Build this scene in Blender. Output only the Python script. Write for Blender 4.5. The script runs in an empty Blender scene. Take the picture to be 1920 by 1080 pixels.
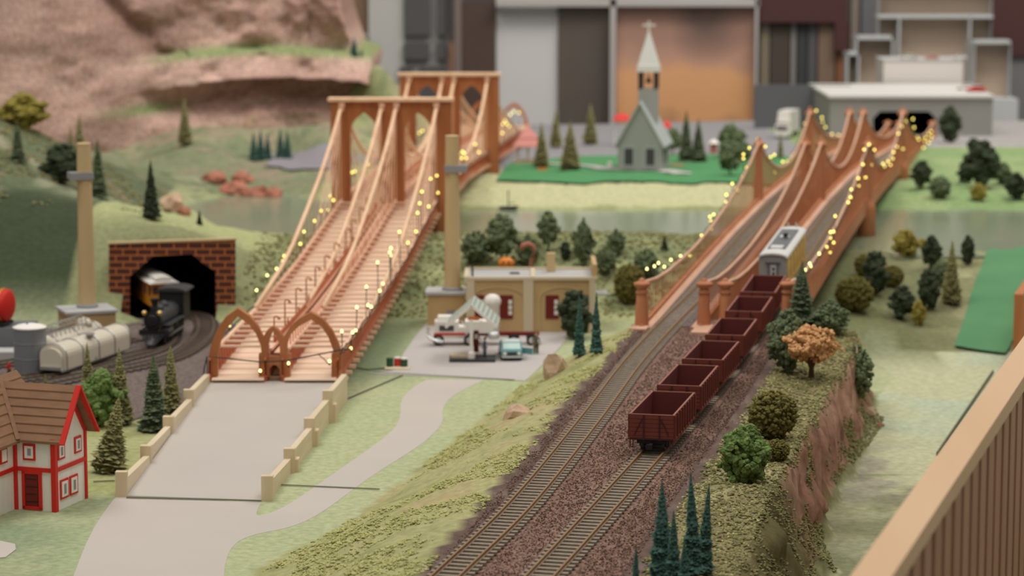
import bpy, math, random
import numpy as np
from mathutils import Vector, Matrix, noise
random.seed(7)
SC = bpy.context.scene
COL = SC.collection
CM = 0.01                                   # the whole script speaks centimetres; objects are stored in metres
# ------------------------------------------------------------------ camera
F = 5000.; CX = 960.; CY = 540.; CZ = 48.
TH = math.atan((CY + 176.) / F); CT, ST = math.cos(TH), math.sin(TH)
def at(px, py, z):                          # where the sight line of a photo point meets the level z (cm)
    u, v = px - CX, py - CY
    x, y, w = u, F*CT - v*ST, -(v*CT + F*ST)
    t = (z - CZ) / w
    return Vector((x*t, y*t, z))
def atY(px, py, Y):                         # ... meets the upright plane at distance Y
    u, v = px - CX, py - CY
    x, y, w = u, F*CT - v*ST, -(v*CT + F*ST)
    t = Y / y
    return Vector((x*t, Y, CZ + w*t))
def at_plane(px, py, X0, Y0, k):            # ... meets the upright plane X = X0 + k (Y - Y0)
    u, v = px - CX, py - CY
    x, y, w = u, F*CT - v*ST, -(v*CT + F*ST)
    t = (X0 - k*Y0) / (x - k*y)
    return Vector((x*t, y*t, CZ + w*t))
cd = bpy.data.cameras.new('camera'); cam = bpy.data.objects.new('camera', cd); COL.objects.link(cam)
cam.location = (0, 0, CZ*CM); cam.rotation_euler = (math.pi/2 - TH, 0, 0)
cd.sensor_width = 36; cd.lens = 36*F/1920; cd.clip_start = 0.05; cd.clip_end = 60
cd.dof.use_dof = True; cd.dof.focus_distance = 1.98; cd.dof.aperture_fstop = 12.5
SC.camera = cam
# ------------------------------------------------------------------ world, lights, exposure
SC.view_settings.view_transform = 'Standard'; SC.view_settings.look = 'None'
SC.view_settings.gamma = 1; SC.view_settings.use_curve_mapping = False
SC.view_settings.exposure = 0.0
wd = bpy.data.worlds.new('room_light'); SC.world = wd; wd.use_nodes = True
wd.node_tree.nodes['Background'].inputs[0].default_value = (1.0, 0.955, 0.90, 1)
wd.node_tree.nodes['Background'].inputs[1].default_value = 0.30
def area(name, loc, size, power, col=(1, .955, .90), target=None):
    l = bpy.data.lights.new(name, 'AREA'); l.shape = 'RECTANGLE'; l.size, l.size_y = size; l.energy = power; l.color = col
    o = bpy.data.objects.new(name, l); COL.objects.link(o); o.location = loc
    if target is not None:
        o.rotation_euler = (Vector(target) - Vector(loc)).to_track_quat('-Z', 'Y').to_euler()
    return o
area('ceiling_light', (-1.2, 2.6, 3.4), (2.2, 1.2), 62, target=(-.2, 3.0, 0))
area('ceiling_light', (1.6, 4.2, 3.4), (2.2, 1.2), 50, target=(.3, 4.0, 0))
area('ceiling_light', (0.4, 0.6, 3.2), (2.0, 1.2), 34, target=(0, 3.0, 0))
area('wall_fill_light', (1.5, 4.7, 2.4), (2.6, .6), 48, target=(1.0, 6.3, .4))  # added fill that brightens the back wall, not a lamp of the room
# ------------------------------------------------------------------ mesh helpers (centimetres)
def V(*a): return Vector(a)
class MB:
    def __init__(s): s.v = []; s.f = []; s.m = []
    def add(s, vs, fs, mi=0):
        b = len(s.v); s.v.extend([tuple(p) for p in vs]); s.f.extend([tuple(b+i for i in f) for f in fs]); s.m.extend([mi]*len(fs)); return s
    def box(s, c, d, rz=0, mi=0, taper=1.0, M=None):
        x, y, z = d[0]/2, d[1]/2, d[2]/2
        p = [V(a*x*(taper if h > 0 else 1), b*y*(taper if h > 0 else 1), h*z) for h in (-1, 1) for a, b in ((-1,-1),(1,-1),(1,1),(-1,1))]
        R = Matrix.Rotation(rz, 3, 'Z') if M is None else M
        p = [R @ q + V(*c) for q in p]
        return s.add(p, [(3,2,1,0),(4,5,6,7),(0,1,5,4),(1,2,6,5),(2,3,7,6),(3,0,4,7)], mi)
    def bar(s, a, b, w, h, mi=0, up=(0,0,1)):          # a rectangular bar from a to b
        a, b = V(*a), V(*b); d = (b-a); L = d.length
        if L < 1e-6: return s
        d /= L; u = V(*up); sx = d.cross(u)
        if sx.length < 1e-4: sx = d.cross(V(1,0,0))
        sx.normalize(); uz = sx.cross(d)
        p = [q + sx*i*w/2 + uz*j*h/2 for q in (a, b) for i, j in ((-1,-1),(1,-1),(1,1),(-1,1))]
        return s.add(p, [(0,1,2,3),(7,6,5,4),(4,5,1,0),(5,6,2,1),(6,7,3,2),(7,4,0,3)], mi)
    def cyl(s, a, b, r0, r1=None, n=10, mi=0, caps=True):
        r1 = r0 if r1 is None else r1
        a, b = V(*a), V(*b); d = (b-a).normalized(); q = d.to_track_quat('Z', 'Y'); X = q @ V(1,0,0); Y = q @ V(0,1,0)
        p = [c + (X*math.cos(t) + Y*math.sin(t))*r for c, r in ((a, r0), (b, r1)) for t in [2*math.pi*i/n for i in range(n)]]
        f = [(i, (i+1) % n, n+(i+1) % n, n+i) for i in range(n)]
        if caps: f += [tuple(range(n-1, -1, -1)), tuple(range(n, 2*n))]
        return s.add(p, f, mi)
    def tube(s, pts, r, n=6, mi=0, taper=None):
        pts = [V(*p) for p in pts]; N = len(pts); base = len(s.v)
        up = V(0.02, 0.03, 1)
        for i, p in enumerate(pts):
            d = (pts[min(i+1, N-1)] - pts[max(i-1, 0)]).normalized(); sx = d.cross(up)
            if sx.length < 1e-3: sx = d.cross(V(1,0,0))
            sx.normalize(); uz = sx.cross(d); rr = r if taper is None else r*taper(i/(N-1))
            for k in range(n):
                t = 2*math.pi*k/n; s.v.append(tuple(p + (sx*math.cos(t) + uz*math.sin(t))*rr))
        for i in range(N-1):
            for k in range(n):
                s.f.append((base+i*n+k, base+i*n+(k+1) % n, base+(i+1)*n+(k+1) % n, base+(i+1)*n+k)); s.m.append(mi)
        s.f.append(tuple(base+k for k in range(n-1, -1, -1))); s.f.append(tuple(base+(N-1)*n+k for k in range(n))); s.m += [mi, mi]
        return s
    def lathe(s, c, prof, n=16, mi=0, ph=0.0, M=None):
        c = V(*c); base = len(s.v)
        for r, z in prof:
            for k in range(n):
                t = 2*math.pi*k/n + ph; q = V(r*math.cos(t), r*math.sin(t), z)
                s.v.append(tuple(c + (M @ q if M else q)))
        for i in range(len(prof)-1):
            for k in range(n):
                s.f.append((base+i*n+k, base+i*n+(k+1) % n, base+(i+1)*n+(k+1) % n, base+(i+1)*n+k)); s.m.append(mi)
        s.f.append(tuple(base+k for k in range(n-1, -1, -1))); s.f.append(tuple(base+(len(prof)-1)*n+k for k in range(n))); s.m += [mi, mi]
        return s
    def prism(s, poly, o, ax, ay, az, t, mi=0):        # polygon in the frame (ax, ay) at o, thick t along az; concave is fine
        o, ax, ay, az = V(*o), V(*ax), V(*ay), V(*az); n = len(poly)
        p = [o + ax*x + ay*y for x, y in poly]; p += [q + az*t for q in p]
        f = [tuple(range(n-1, -1, -1)), tuple(range(n, 2*n))] + [(i, (i+1) % n, n+(i+1) % n, n+i) for i in range(n)]
        return s.add(p, f, mi)
    def holed(s, outer, holes, o, ax, ay, az, t, mi=0): # a plate with holes, by bridging each hole through vertical strips (tessellated)
        from mathutils.geometry import tessellate_polygon, delaunay_2d_cdt
        o, ax, ay, az = V(*o), V(*ax), V(*ay), V(*az)
        pts = [Vector((x, y)) for x, y in outer]; loops = [list(range(len(outer)))]
        for h in holes: loops.append(list(range(len(pts), len(pts)+len(h)))); pts += [Vector((x, y)) for x, y in h]
        edges = [(l[i], l[(i+1) % len(l)]) for l in loops for i in range(len(l))]
        vs, es, fs, *_ = delaunay_2d_cdt(pts, edges, [], 0, 1e-5)
        def inside(q, poly):
            c = False; n = len(poly)
            for i in range(n):
                x1, y1 = poly[i]; x2, y2 = poly[(i+1) % n]
                if (y1 > q[1]) != (y2 > q[1]) and q[0] < (x2-x1)*(q[1]-y1)/(y2-y1) + x1: c = not c
            return c
        tri = []
        for f in fs:
            c = sum((vs[i] for i in f), Vector((0, 0)))/len(f)
            if inside(c, outer) and not any(inside(c, h) for h in holes): tri.append(f)
        n = len(vs); p = [o + ax*q.x + ay*q.y for q in vs]; p += [q + az*t for q in p]
        f = [tuple(reversed(g)) for g in tri] + [tuple(n+i for i in g) for g in tri]
        for l in loops: f += [(l[i], l[(i+1) % len(l)], n+l[(i+1) % len(l)], n+l[i]) for i in range(len(l))]
        return s.add(p, f, mi)
    def ball(s, c, r, mi=0, sc=(1,1,1), jit=0.0, sub=1):
        vs, fs = ICO[sub]; c = V(*c)
        a = random.random()*6.28; ca, sa = math.cos(a), math.sin(a)
        out = []
        for x, y, z in vs:
            k = r*(1 + (random.random()-.5)*jit); out.append((c.x + (x*ca - y*sa)*k*sc[0], c.y + (x*sa + y*ca)*k*sc[1], c.z + z*k*sc[2]))
        return s.add(out, fs, mi)
    def build(s, name, mats, parent=None, org=(0,0,0), smooth=False, label=None):
        me = bpy.data.meshes.new(name)
        o3 = V(*org)
        me.from_pydata([((p[0]-o3.x)*CM, (p[1]-o3.y)*CM, (p[2]-o3.z)*CM) for p in s.v], [], s.f)
        if not isinstance(mats, (list, tuple)): mats = [mats]
        for m in mats: me.materials.append(m)
        if len(mats) > 1: me.polygons.foreach_set('material_index', s.m)
        me.polygons.foreach_set('use_smooth', [bool(smooth)]*len(me.polygons))
        me.update(); me.validate()
        o = bpy.data.objects.new(name, me); COL.objects.link(o)
        if parent is not None: o.parent = parent
        else: o.location = (o3.x*CM, o3.y*CM, o3.z*CM)
        if label: o['label'] = label
        return o
def _ico():
    t = (1+5**.5)/2; v = [V(*p).normalized() for p in [(-1,t,0),(1,t,0),(-1,-t,0),(1,-t,0),(0,-1,t),(0,1,t),(0,-1,-t),(0,1,-t),(t,0,-1),(t,0,1),(-t,0,-1),(-t,0,1)]]
    f = [(0,11,5),(0,5,1),(0,1,7),(0,7,10),(0,10,11),(1,5,9),(5,11,4),(11,10,2),(10,7,6),(7,1,8),(3,9,4),(3,4,2),(3,2,6),(3,6,8),(3,8,9),(4,9,5),(2,4,11),(6,2,10),(8,6,7),(9,8,1)]
    out = {1: ([tuple(p) for p in v], list(f))}
    for lv in (2, 3):
        cache = {}; nf = []
        def mid(a, b):
            k = (min(a, b), max(a, b))
            if k not in cache: v.append(((v[a]+v[b])/2).normalized()); cache[k] = len(v)-1
            return cache[k]
        for a, b, c in f:
            x, y, z = mid(a, b), mid(b, c), mid(c, a); nf += [(a,x,z),(b,y,x),(c,z,y),(x,y,z)]
        f = nf; out[lv] = ([tuple(p) for p in v], list(f))
    return out
ICO = _ico()
def tag(o, label, cat, group=None):
    o['label'] = label; o['category'] = cat
    if group: o['group'] = group
    return o
def thing(name, label, cat, loc=(0,0,0), rz=0, group=None, sc=1.0):
    o = bpy.data.objects.new(name, None); COL.objects.link(o); o.location = (loc[0]*CM, loc[1]*CM, loc[2]*CM); o.rotation_euler = (0, 0, rz)
    o.scale = (sc, sc, sc); o.empty_display_size = .01
    return tag(o, label, cat, group)
def dup(root, loc, rz=0, label=None, group=None, sc=1.0, tilt=(0,0)):
    r = root.copy(); COL.objects.link(r); r.location = (loc[0]*CM, loc[1]*CM, loc[2]*CM); r.rotation_euler = (tilt[0], tilt[1], rz)
    r.scale = (sc, sc, sc) if not isinstance(sc, tuple) else sc
    if label: r['label'] = label
    if group: r['group'] = group
    for ch in root.children:
        c = ch.copy(); COL.objects.link(c); c.parent = r
        for g in ch.children:
            d = g.copy(); COL.objects.link(d); d.parent = c
    return r
def struct(o): o['kind'] = 'structure'; return o
def parts(name, items, m, parent, org, limit=100):      # separate pieces as parts of their own; past the limit, the far ones are one piece of stuff
    items = sorted(items, key=lambda b: b.v[0][1])
    for b in items[:limit]: b.build(name, m, parent, org)
    if len(items) > limit:
        r = MB()
        for b in items[limit:]: r.add(b.v, b.f)
        r = r.build(name + '_row', m, parent, org); r['kind'] = 'stuff'
# ------------------------------------------------------------------ materials
def lin(c):
    return tuple(((x/255)/12.92 if x/255 <= .04045 else ((x/255+.055)/1.055)**2.4) for x in c) + (1,)
def mat(name, c, rough=.7, c2=None, sc=1.0, str_=(1,1,1), bump=0.0, bsc=None, spec=.3, metal=0, emit=0, contrast=.5, detail=4, vcol=False, vary=0.0):
    m = bpy.data.materials.new(name); m.use_nodes = True; nt = m.node_tree; b = nt.nodes['Principled BSDF']
    b.inputs['Roughness'].default_value = rough; b.inputs['Metallic'].default_value = metal
    b.inputs['Specular IOR Level'].default_value = spec
    b.inputs['Base Color'].default_value = lin(c)
    if emit:
        b.inputs['Emission Color'].default_value = lin(c); b.inputs['Emission Strength'].default_value = emit
    tc = nt.nodes.new('ShaderNodeTexCoord'); mp = nt.nodes.new('ShaderNodeMapping'); mp.inputs['Scale'].default_value = str_
    nt.links.new(tc.outputs['Object'], mp.inputs[0])
    def nz(s, d=detail):
        n = nt.nodes.new('ShaderNodeTexNoise'); n.inputs['Scale'].default_value = s*100; n.inputs['Detail'].default_value = d; nt.links.new(mp.outputs[0], n.inputs['Vector']); return n
    src = None
    if vcol:
        a = nt.nodes.new('ShaderNodeVertexColor'); a.layer_name = 'Col'; src = a.outputs['Color']
        n = nz(sc); r = nt.nodes.new('ShaderNodeMapRange'); r.inputs[1].default_value = .3; r.inputs[2].default_value = .7
        r.inputs[3].default_value = 1-contrast; r.inputs[4].default_value = 1+contrast
        mx = nt.nodes.new('ShaderNodeVectorMath'); mx.operation = 'SCALE'
        nt.links.new(n.outputs['Fac'], r.inputs[0]); nt.links.new(src, mx.inputs[0]); nt.links.new(r.outputs[0], mx.inputs['Scale'])
        nt.links.new(mx.outputs[0], b.inputs['Base Color'])
    elif c2 is not None:
        n = nz(sc); r = nt.nodes.new('ShaderNodeValToRGB'); r.color_ramp.elements[0].position = .5-contrast/2; r.color_ramp.elements[1].position = .5+contrast/2
        r.color_ramp.elements[0].color = lin(c); r.color_ramp.elements[1].color = lin(c2)
        nt.links.new(n.outputs['Fac'], r.inputs[0]); nt.links.new(r.outputs[0], b.inputs['Base Color'])
    if bump:
        n = nz(bsc or sc*2); bp = nt.nodes.new('ShaderNodeBump'); bp.inputs['Strength'].default_value = min(1, bump); bp.inputs['Distance'].default_value = .002*bump
        nt.links.new(n.outputs['Fac'], bp.inputs['Height']); nt.links.new(bp.outputs[0], b.inputs['Normal'])
    return m
M = {}
def wood(n, c, c2, ax='y', sc=1.6, rough=.55):
    st = {'x': (.08,1,1), 'y': (1,.08,1), 'z': (1,1,.08)}[ax]
    M[n] = mat(n, c, rough, c2, sc, st, bump=.15, contrast=.4, detail=5)
wood('cedar_z', (162,98,58), (186,120,76), 'z', .9); wood('cedar_y', (166,88,54), (194,114,76), 'y', .8)
wood('cedar_pale', (220,172,142), (238,198,170), 'y', .8); wood('deck_wood', (230,200,172), (242,218,194), 'x', 1.0)
wood('dowel', (226,184,146), (240,206,172), 'y', 1.0); wood('pine_y', (210,192,160), (226,210,182), 'y', .8); wood('pine_z', (206,186,152), (222,204,174), 'z', .8)
wood('terracotta', (176,111,74), (196,133,95), 'z', .6, .6); wood('rail_wood', (200,156,128), (216,174,146), 'y', .6)
wood('fence_top', (204,168,130), (214,182,146), 'y', .12); wood('fence_slat', (158,116,88), (172,130,102), 'z', .3); wood('fence_gap', (128,76,48), (142,88,58), 'z', .3)
M['sleeper'] = mat('sleeper', (122,110,95), .8, (158,146,130), 3, (1,.3,1), contrast=.5)
M['rail'] = mat('rail', (122,92,60), .45, (150,118,80), 2, spec=.5)
M['sleeper_dark'] = mat('sleeper_dark', (78,66,58), .8, (98,86,76), 3)
M['rail_dark'] = mat('rail_dark', (96,84,72), .4, (120,106,90), 2, spec=.5)
M['wagon'] = mat('wagon', (108,52,44), .55, (122,60,50), .6, bump=.1)
M['wagon_in'] = mat('wagon_in', (92,42,38), .6, (106,50,44), .5)
M['wagon_edge'] = mat('wagon_edge', (150,96,80), .5)
M['black'] = mat('black', (34,33,35), .5); M['dark'] = mat('dark', (58,57,58), .6); M['tunnel'] = mat('tunnel', (16,16,18), .9)  # tunnel: near-black colour carries the darkness inside the tunnels
M['iron'] = mat('iron', (44,46,50), .42, (60,62,66), 1, spec=.5)
M['road'] = mat('road', (192,184,175), .75, (184,176,168), .12, contrast=.7)
M['ramp'] = mat('ramp', (190,183,174), .6, (182,176,168), .1, contrast=.7)
M['lot'] = mat('lot', (188,182,178), .7, (178,172,168), .1, contrast=.7)
M['lot_dark'] = mat('lot_dark', (138,134,140), .8)
M['seam'] = mat('seam', (92,92,72), .8)
M['ballast'] = mat('ballast', (96,71,60), .95, (158,128,112), 4.5, bump=1, bsc=5, contrast=.3, detail=6)
M['ballast_grey'] = mat('ballast_grey', (92,80,76), .95, (128,114,108), 3, bump=1, bsc=4, contrast=.35, detail=6)
M['terrain'] = mat('terrain', (160,165,110), .95, vcol=True, sc=1.5, contrast=.16, bump=.5, bsc=2.5, spec=.1)
M['rockwall'] = mat('rockwall', (160,135,115), .95, vcol=True, sc=1.6, contrast=.3, bump=1, bsc=1.6, spec=.1)
M['water'] = mat('water', (128,142,118), .16, (146,156,128), .08, spec=.5, contrast=.8, bump=.03, bsc=.3)
M['lawn'] = mat('lawn', (80,140,90), .9, (72,130,82), .3, bump=.1); M['felt'] = mat('felt', (90,140,98), .95, (80,128,88), .12, bump=.1)
M['concrete'] = mat('concrete', (150,149,143), .8, (140,139,134), .1); M['conc_lt'] = mat('conc_lt', (196,194,188), .8); M['white_wall'] = mat('white_wall', (206,200,194), .7)
M['tan'] = mat('tan', (196,166,118), .7, (186,156,110), .4); M['tan_lt'] = mat('tan_lt', (206,190,160), .7); M['stack'] = mat('stack', (196,170,124), .6, (204,180,136), .3, (1,1,.1))
M['roof_grey'] = mat('roof_grey', (178,178,176), .6); M['grey'] = mat('grey', (140,142,144), .6); M['band'] = mat('band', (148,148,150), .5)
M['red_dark'] = mat('red_dark', (112,34,26), .5); M['red'] = mat('red', (204,40,28), .5); M['white'] = mat('white', (232,228,220), .5); M['off_white'] = mat('off_white', (240,237,230), .6, (226,221,212), 1.2, (1,1,.1))
M['shingle'] = mat('shingle', (146,110,82), .8, (126,94,70), .5, (1,1,4), bump=.2)
M['shingle_line'] = mat('shingle_line', (90,58,42), .8)
M['glass_dark'] = mat('glass_dark', (78,72,74), .3); M['church_wall'] = mat('church_wall', (160,161,156), .7); M['church_roof'] = mat('church_roof', (172,178,176), .7); M['spire'] = mat('spire', (216,216,210), .6)
M['brick'] = None
M['silver'] = mat('silver', (168,168,164), .35, metal=.6); M['cream_tank'] = mat('cream_tank', (206,198,180), .4); M['silo'] = mat('silo', (132,136,140), .4, metal=.3)
M['orange_car'] = mat('orange_car', (214,138,36), .5); M['brass'] = mat('brass', (222,186,110), .35, metal=.5)
M['teal'] = mat('teal', (96,150,152), .3, spec=.6); M['glass'] = mat('glass', (196,220,214), .15, spec=.6); M['rubber'] = mat('rubber', (36,36,38), .7); M['chrome'] = mat('chrome', (206,206,204), .25, metal=.35)
M['coach'] = mat('coach', (146,146,142), .5); M['coach_roof'] = mat('coach_roof', (206,206,202), .5); M['coach_dark'] = mat('coach_dark', (104,108,110), .5); M['gold'] = mat('gold', (216,176,70), .35, metal=.4)
M['rock'] = mat('rock', (176,146,118), .9, (206,178,152), .8, bump=.8); M['rock_red'] = mat('rock_red', (160,100,80), .9, (180,124,104), .5, bump=.6); M['slab_stone'] = mat('slab_stone', (206,178,150), .9)
M['bulb'] = mat('bulb', (255,232,118), .4, emit=3.0); M['bulb_near'] = mat('bulb_near', (255,240,150), .4, emit=3.0)
M['wire'] = mat('wire', (44,52,44), .6); M['pumpkin'] = mat('pumpkin', (214,128,48), .5); M['skin'] = mat('skin', (206,160,130), .6); M['olive'] = mat('olive', (98,92,68), .8); M['denim'] = mat('denim', (92,100,116), .8)
M['pink_roof'] = mat('pink_roof', (206,138,128), .7); M['trunk'] = mat('trunk', (92,66,46), .9); M['red_cloth'] = mat('red_cloth', (212,58,56), .6); M['green_drum'] = mat('green_drum', (44,84,58), .5)
M['tree_olive'] = mat('tree_olive', (112,112,68), .95, (160,154,106), 2.5, contrast=.4); M['tree_dark'] = mat('tree_dark', (70,84,60), .95, (112,124,92), 2.5, contrast=.4)
M['tree_blue'] = mat('tree_blue', (48,82,74), .95, (88,122,108), 2.5, contrast=.4); M['tree_deep'] = mat('tree_deep', (38,48,34), .95, (70,80,56), 2, contrast=.4)
M['bush_green'] = mat('bush_green', (78,102,50), .95, (122,144,82), 2.5, contrast=.4); M['bush_olive'] = mat('bush_olive', (88,84,40), .95, (126,118,62), 2.5, contrast=.4)
M['bush_mid'] = mat('bush_mid', (78,92,64), .95, (122,134,98), 2.5, contrast=.4); M['bush_tan'] = mat('bush_tan', (184,132,82), .95, (222,180,128), 2.5, contrast=.4); M['bush_yellow'] = mat('bush_yellow', (126,114,44), .95, (158,146,72), 2.5, contrast=.4)
M['foam'] = mat('foam', (158,158,96), .95, (190,188,130), 2, contrast=.4); M['foam_dark'] = mat('foam_dark', (104,102,62), .95, (146,140,96), 2, contrast=.4)

def brick_mat():
    m = bpy.data.materials.new('brick_print'); m.use_nodes = True; nt = m.node_tree; b = nt.nodes['Principled BSDF']; b.inputs['Roughness'].default_value = .8
    tc = nt.nodes.new('ShaderNodeTexCoord'); s = nt.nodes.new('ShaderNodeSeparateXYZ'); c = nt.nodes.new('ShaderNodeCombineXYZ'); br = nt.nodes.new('ShaderNodeTexBrick')
    nt.links.new(tc.outputs['Object'], s.inputs[0]); nt.links.new(s.outputs[0], c.inputs[0]); nt.links.new(s.outputs[2], c.inputs[1]); nt.links.new(c.outputs[0], br.inputs[0])
    br.inputs['Color1'].default_value = lin((92,46,34)); br.inputs['Color2'].default_value = lin((80,40,34)); br.inputs['Mortar'].default_value = lin((196,116,54))
    br.inputs['Scale'].default_value = 100; br.inputs['Brick Width'].default_value = 1.7; br.inputs['Row Height'].default_value = .76; br.inputs['Mortar Size'].default_value = .075
    nt.links.new(br.outputs[0], b.inputs['Base Color']); return m
M['brick'] = brick_mat()
def smooth(a, b, x):
    t = np.clip((x-a)/(b-a), 0, 1); return t*t*(3-2*t)
# ------------------------------------------------------------------ terrain
_rng = np.random.RandomState(3); _G = _rng.rand(256, 256)
def vnoise(x, y):
    xi = np.floor(x).astype(int); yi = np.floor(y).astype(int); fx = x-xi; fy = y-yi
    fx = fx*fx*(3-2*fx); fy = fy*fy*(3-2*fy); g = lambda a, b: _G[a % 256, b % 256]
    return (g(xi,yi)*(1-fx)+g(xi+1,yi)*fx)*(1-fy) + (g(xi,yi+1)*(1-fx)+g(xi+1,yi+1)*fx)*fy
def fbm(x, y, o=4):
    s = 0; a = .5
    for i in range(o): s = s + a*(vnoise(x*2**i+i*17.3, y*2**i+i*9.1)-.5); a *= .5
    return s
def yline(pts):                                         # X as a function of Y from photo points at a level
    q = sorted([(at(a, b, z).y, at(a, b, z).x) for a, b, z in pts]); return [p[0] for p in q], [p[1] for p in q]
L_TOP = yline([(790,1080,5.6),(900,960,5.6),(985,860,5.6),(1060,760,5.6),(1130,690,5.6),(1190,618,5.6)])
L_FOOT = yline([(480,1080,0),(640,985,0),(790,880,0),(850,828,0),(930,762,0),(985,716,0),(1040,655,0),(1090,612,0)])
R_BAL = yline([(1185,1080,5.6),(1250,965,5.6),(1310,880,5.6),(1345,830,5.6),(1400,752,5.6),(1450,670,5.6),(1480,610,5.6)])
R_TOP = yline([(1370,1080,5),(1440,930,5),(1490,850,5),(1545,750,5),(1596,672,5),(1606,625,5)])
R_FOOT = yline([(1440,1080,-2.5),(1520,965,-2.5),(1590,880,-2.5),(1640,800,-2.5),(1650,745,-2.5),(1640,690,-2.5)])
R_FOOT = ([150,170,186] + [q for q in R_FOOT[0] if q > 200], [19.,22.,23.] + [x for q, x in zip(*R_FOOT) if q > 200])
def fx(line, y): return np.interp(y, line[0], line[1])
_P = []
def cp(x, y, z): _P.append((x, y, z))
for X in (-130,-105,-80,-60,-45,-30,-15,0,15):
    for Y in (110,150,190,230,262,285,299): cp(X, Y, 0)
for X in (30,45,60,85,130):
    for Y in (110,150,190,230,262,285): cp(X, Y, -2.5)
for X in (-10,0,10,20):
    for Y, z in ((312,.6),(322,3.8),(333,6.3),(343,6.0),(352,4.8),(360,3.1),(375,2.2),(390,3.0),(397,4.1),(412,5.3),(440,5.4),(480,4.4),(530,3),(580,2.5)): cp(X, Y, z)
for Y, z in ((275,.2),(300,1.2),(325,4),(340,4.6),(350,4.3),(358,3.1),(375,2.2),(390,3),(400,4.5),(440,5),(480,4.5),(540,3.2)): cp(33, Y, z)
for X in (48,66,90,125):
    for Y, z in ((300,-2),(314,-.4),(322,1.5),(335,2.6),(342,3.5),(348,3),(362,2.2),(380,2.2),(391,3.0),(400,4.4),(430,4.6),(470,5.2),(500,4.6),(560,3.4)): cp(X, Y, z)
for Y, z in ((308.5,.2),(313,8.8),(322,9),(333,9),(348,6.3),(362,4.2),(371,2.4),(385,1.4),(400,1.4),(412,2.4),(422,4.6),(450,5.6)): cp(-40, Y, z)
for Y, z in ((306,0),(313,1.8),(322,3.6),(330,4.6),(345,5.2),(358,4.0),(370,2.2),(390,1.6),(400,3.0),(412,5),(440,5.5),(470,5),(530,3),(580,2.5)): cp(-25, Y, z)
for X, zz in ((-56,0),(-68,1.5),(-85,3),(-115,4)):
    for Y, z in ((304,.3),(310,4),(318,8.5),(326,11.2),(340,11.8)): cp(X, Y, z+zz*(z/11))
for a, b, Y in ((100,345,345),(30,300,362),(0,215,385),(200,300,420),(150,400,350),(350,275,440),(285,410,355),(320,385,366),(375,420,345),(250,330,395),(480,300,440),(560,276,462),(560,235,455),(450,262,448),
                (648,192,464),(620,225,458),(702,142,474),(742,215,470),(752,285,462),(640,272,450),(700,190,466),(330,395,374),(300,360,395),(400,300,432),(250,300,440),(430,238,456),(520,240,458),(350,250,452)):
    q = atY(a, b, Y); cp(q.x, q.y, q.z)
for x, y, z in ((-48,378,2.0),(-47,393,1.8),(-49,366,5.2),(-33,380,1.4),(-33,398,1.6),(-52,395,4.5),(-45,412,3.3),(-24,520,3),(-15,500,4),(-60,480,9),(-46,475,9),(-100,470,17),(-120,400,20),(-35,500,10),(-22,500,8)): cp(x, y, z)
_P = np.array(_P)
def _phi(a, b): return np.sqrt(((a[:, None, :]-b[None, :, :])**2).sum(-1) + 4.0)
_n = len(_P); _A = np.zeros((_n+3, _n+3)); _A[:_n, :_n] = _phi(_P[:, :2], _P[:, :2]) + np.eye(_n)*-.05
_A[:_n, _n] = 1; _A[:_n, _n+1:] = _P[:, :2]; _A[_n, :_n] = 1; _A[_n+1:, :_n] = _P[:, :2].T
_w = np.linalg.solve(_A, np.concatenate([_P[:, 2], [0, 0, 0]]))
def base_h(x, y):
    q = np.stack([x, y], -1); out = np.empty(len(x))
    for i in range(0, len(x), 20000):
        s = q[i:i+20000]; out[i:i+20000] = _phi(s, _P[:, :2]) @ _w[:_n] + _w[_n] + s @ _w[_n+1:]
    return out
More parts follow.
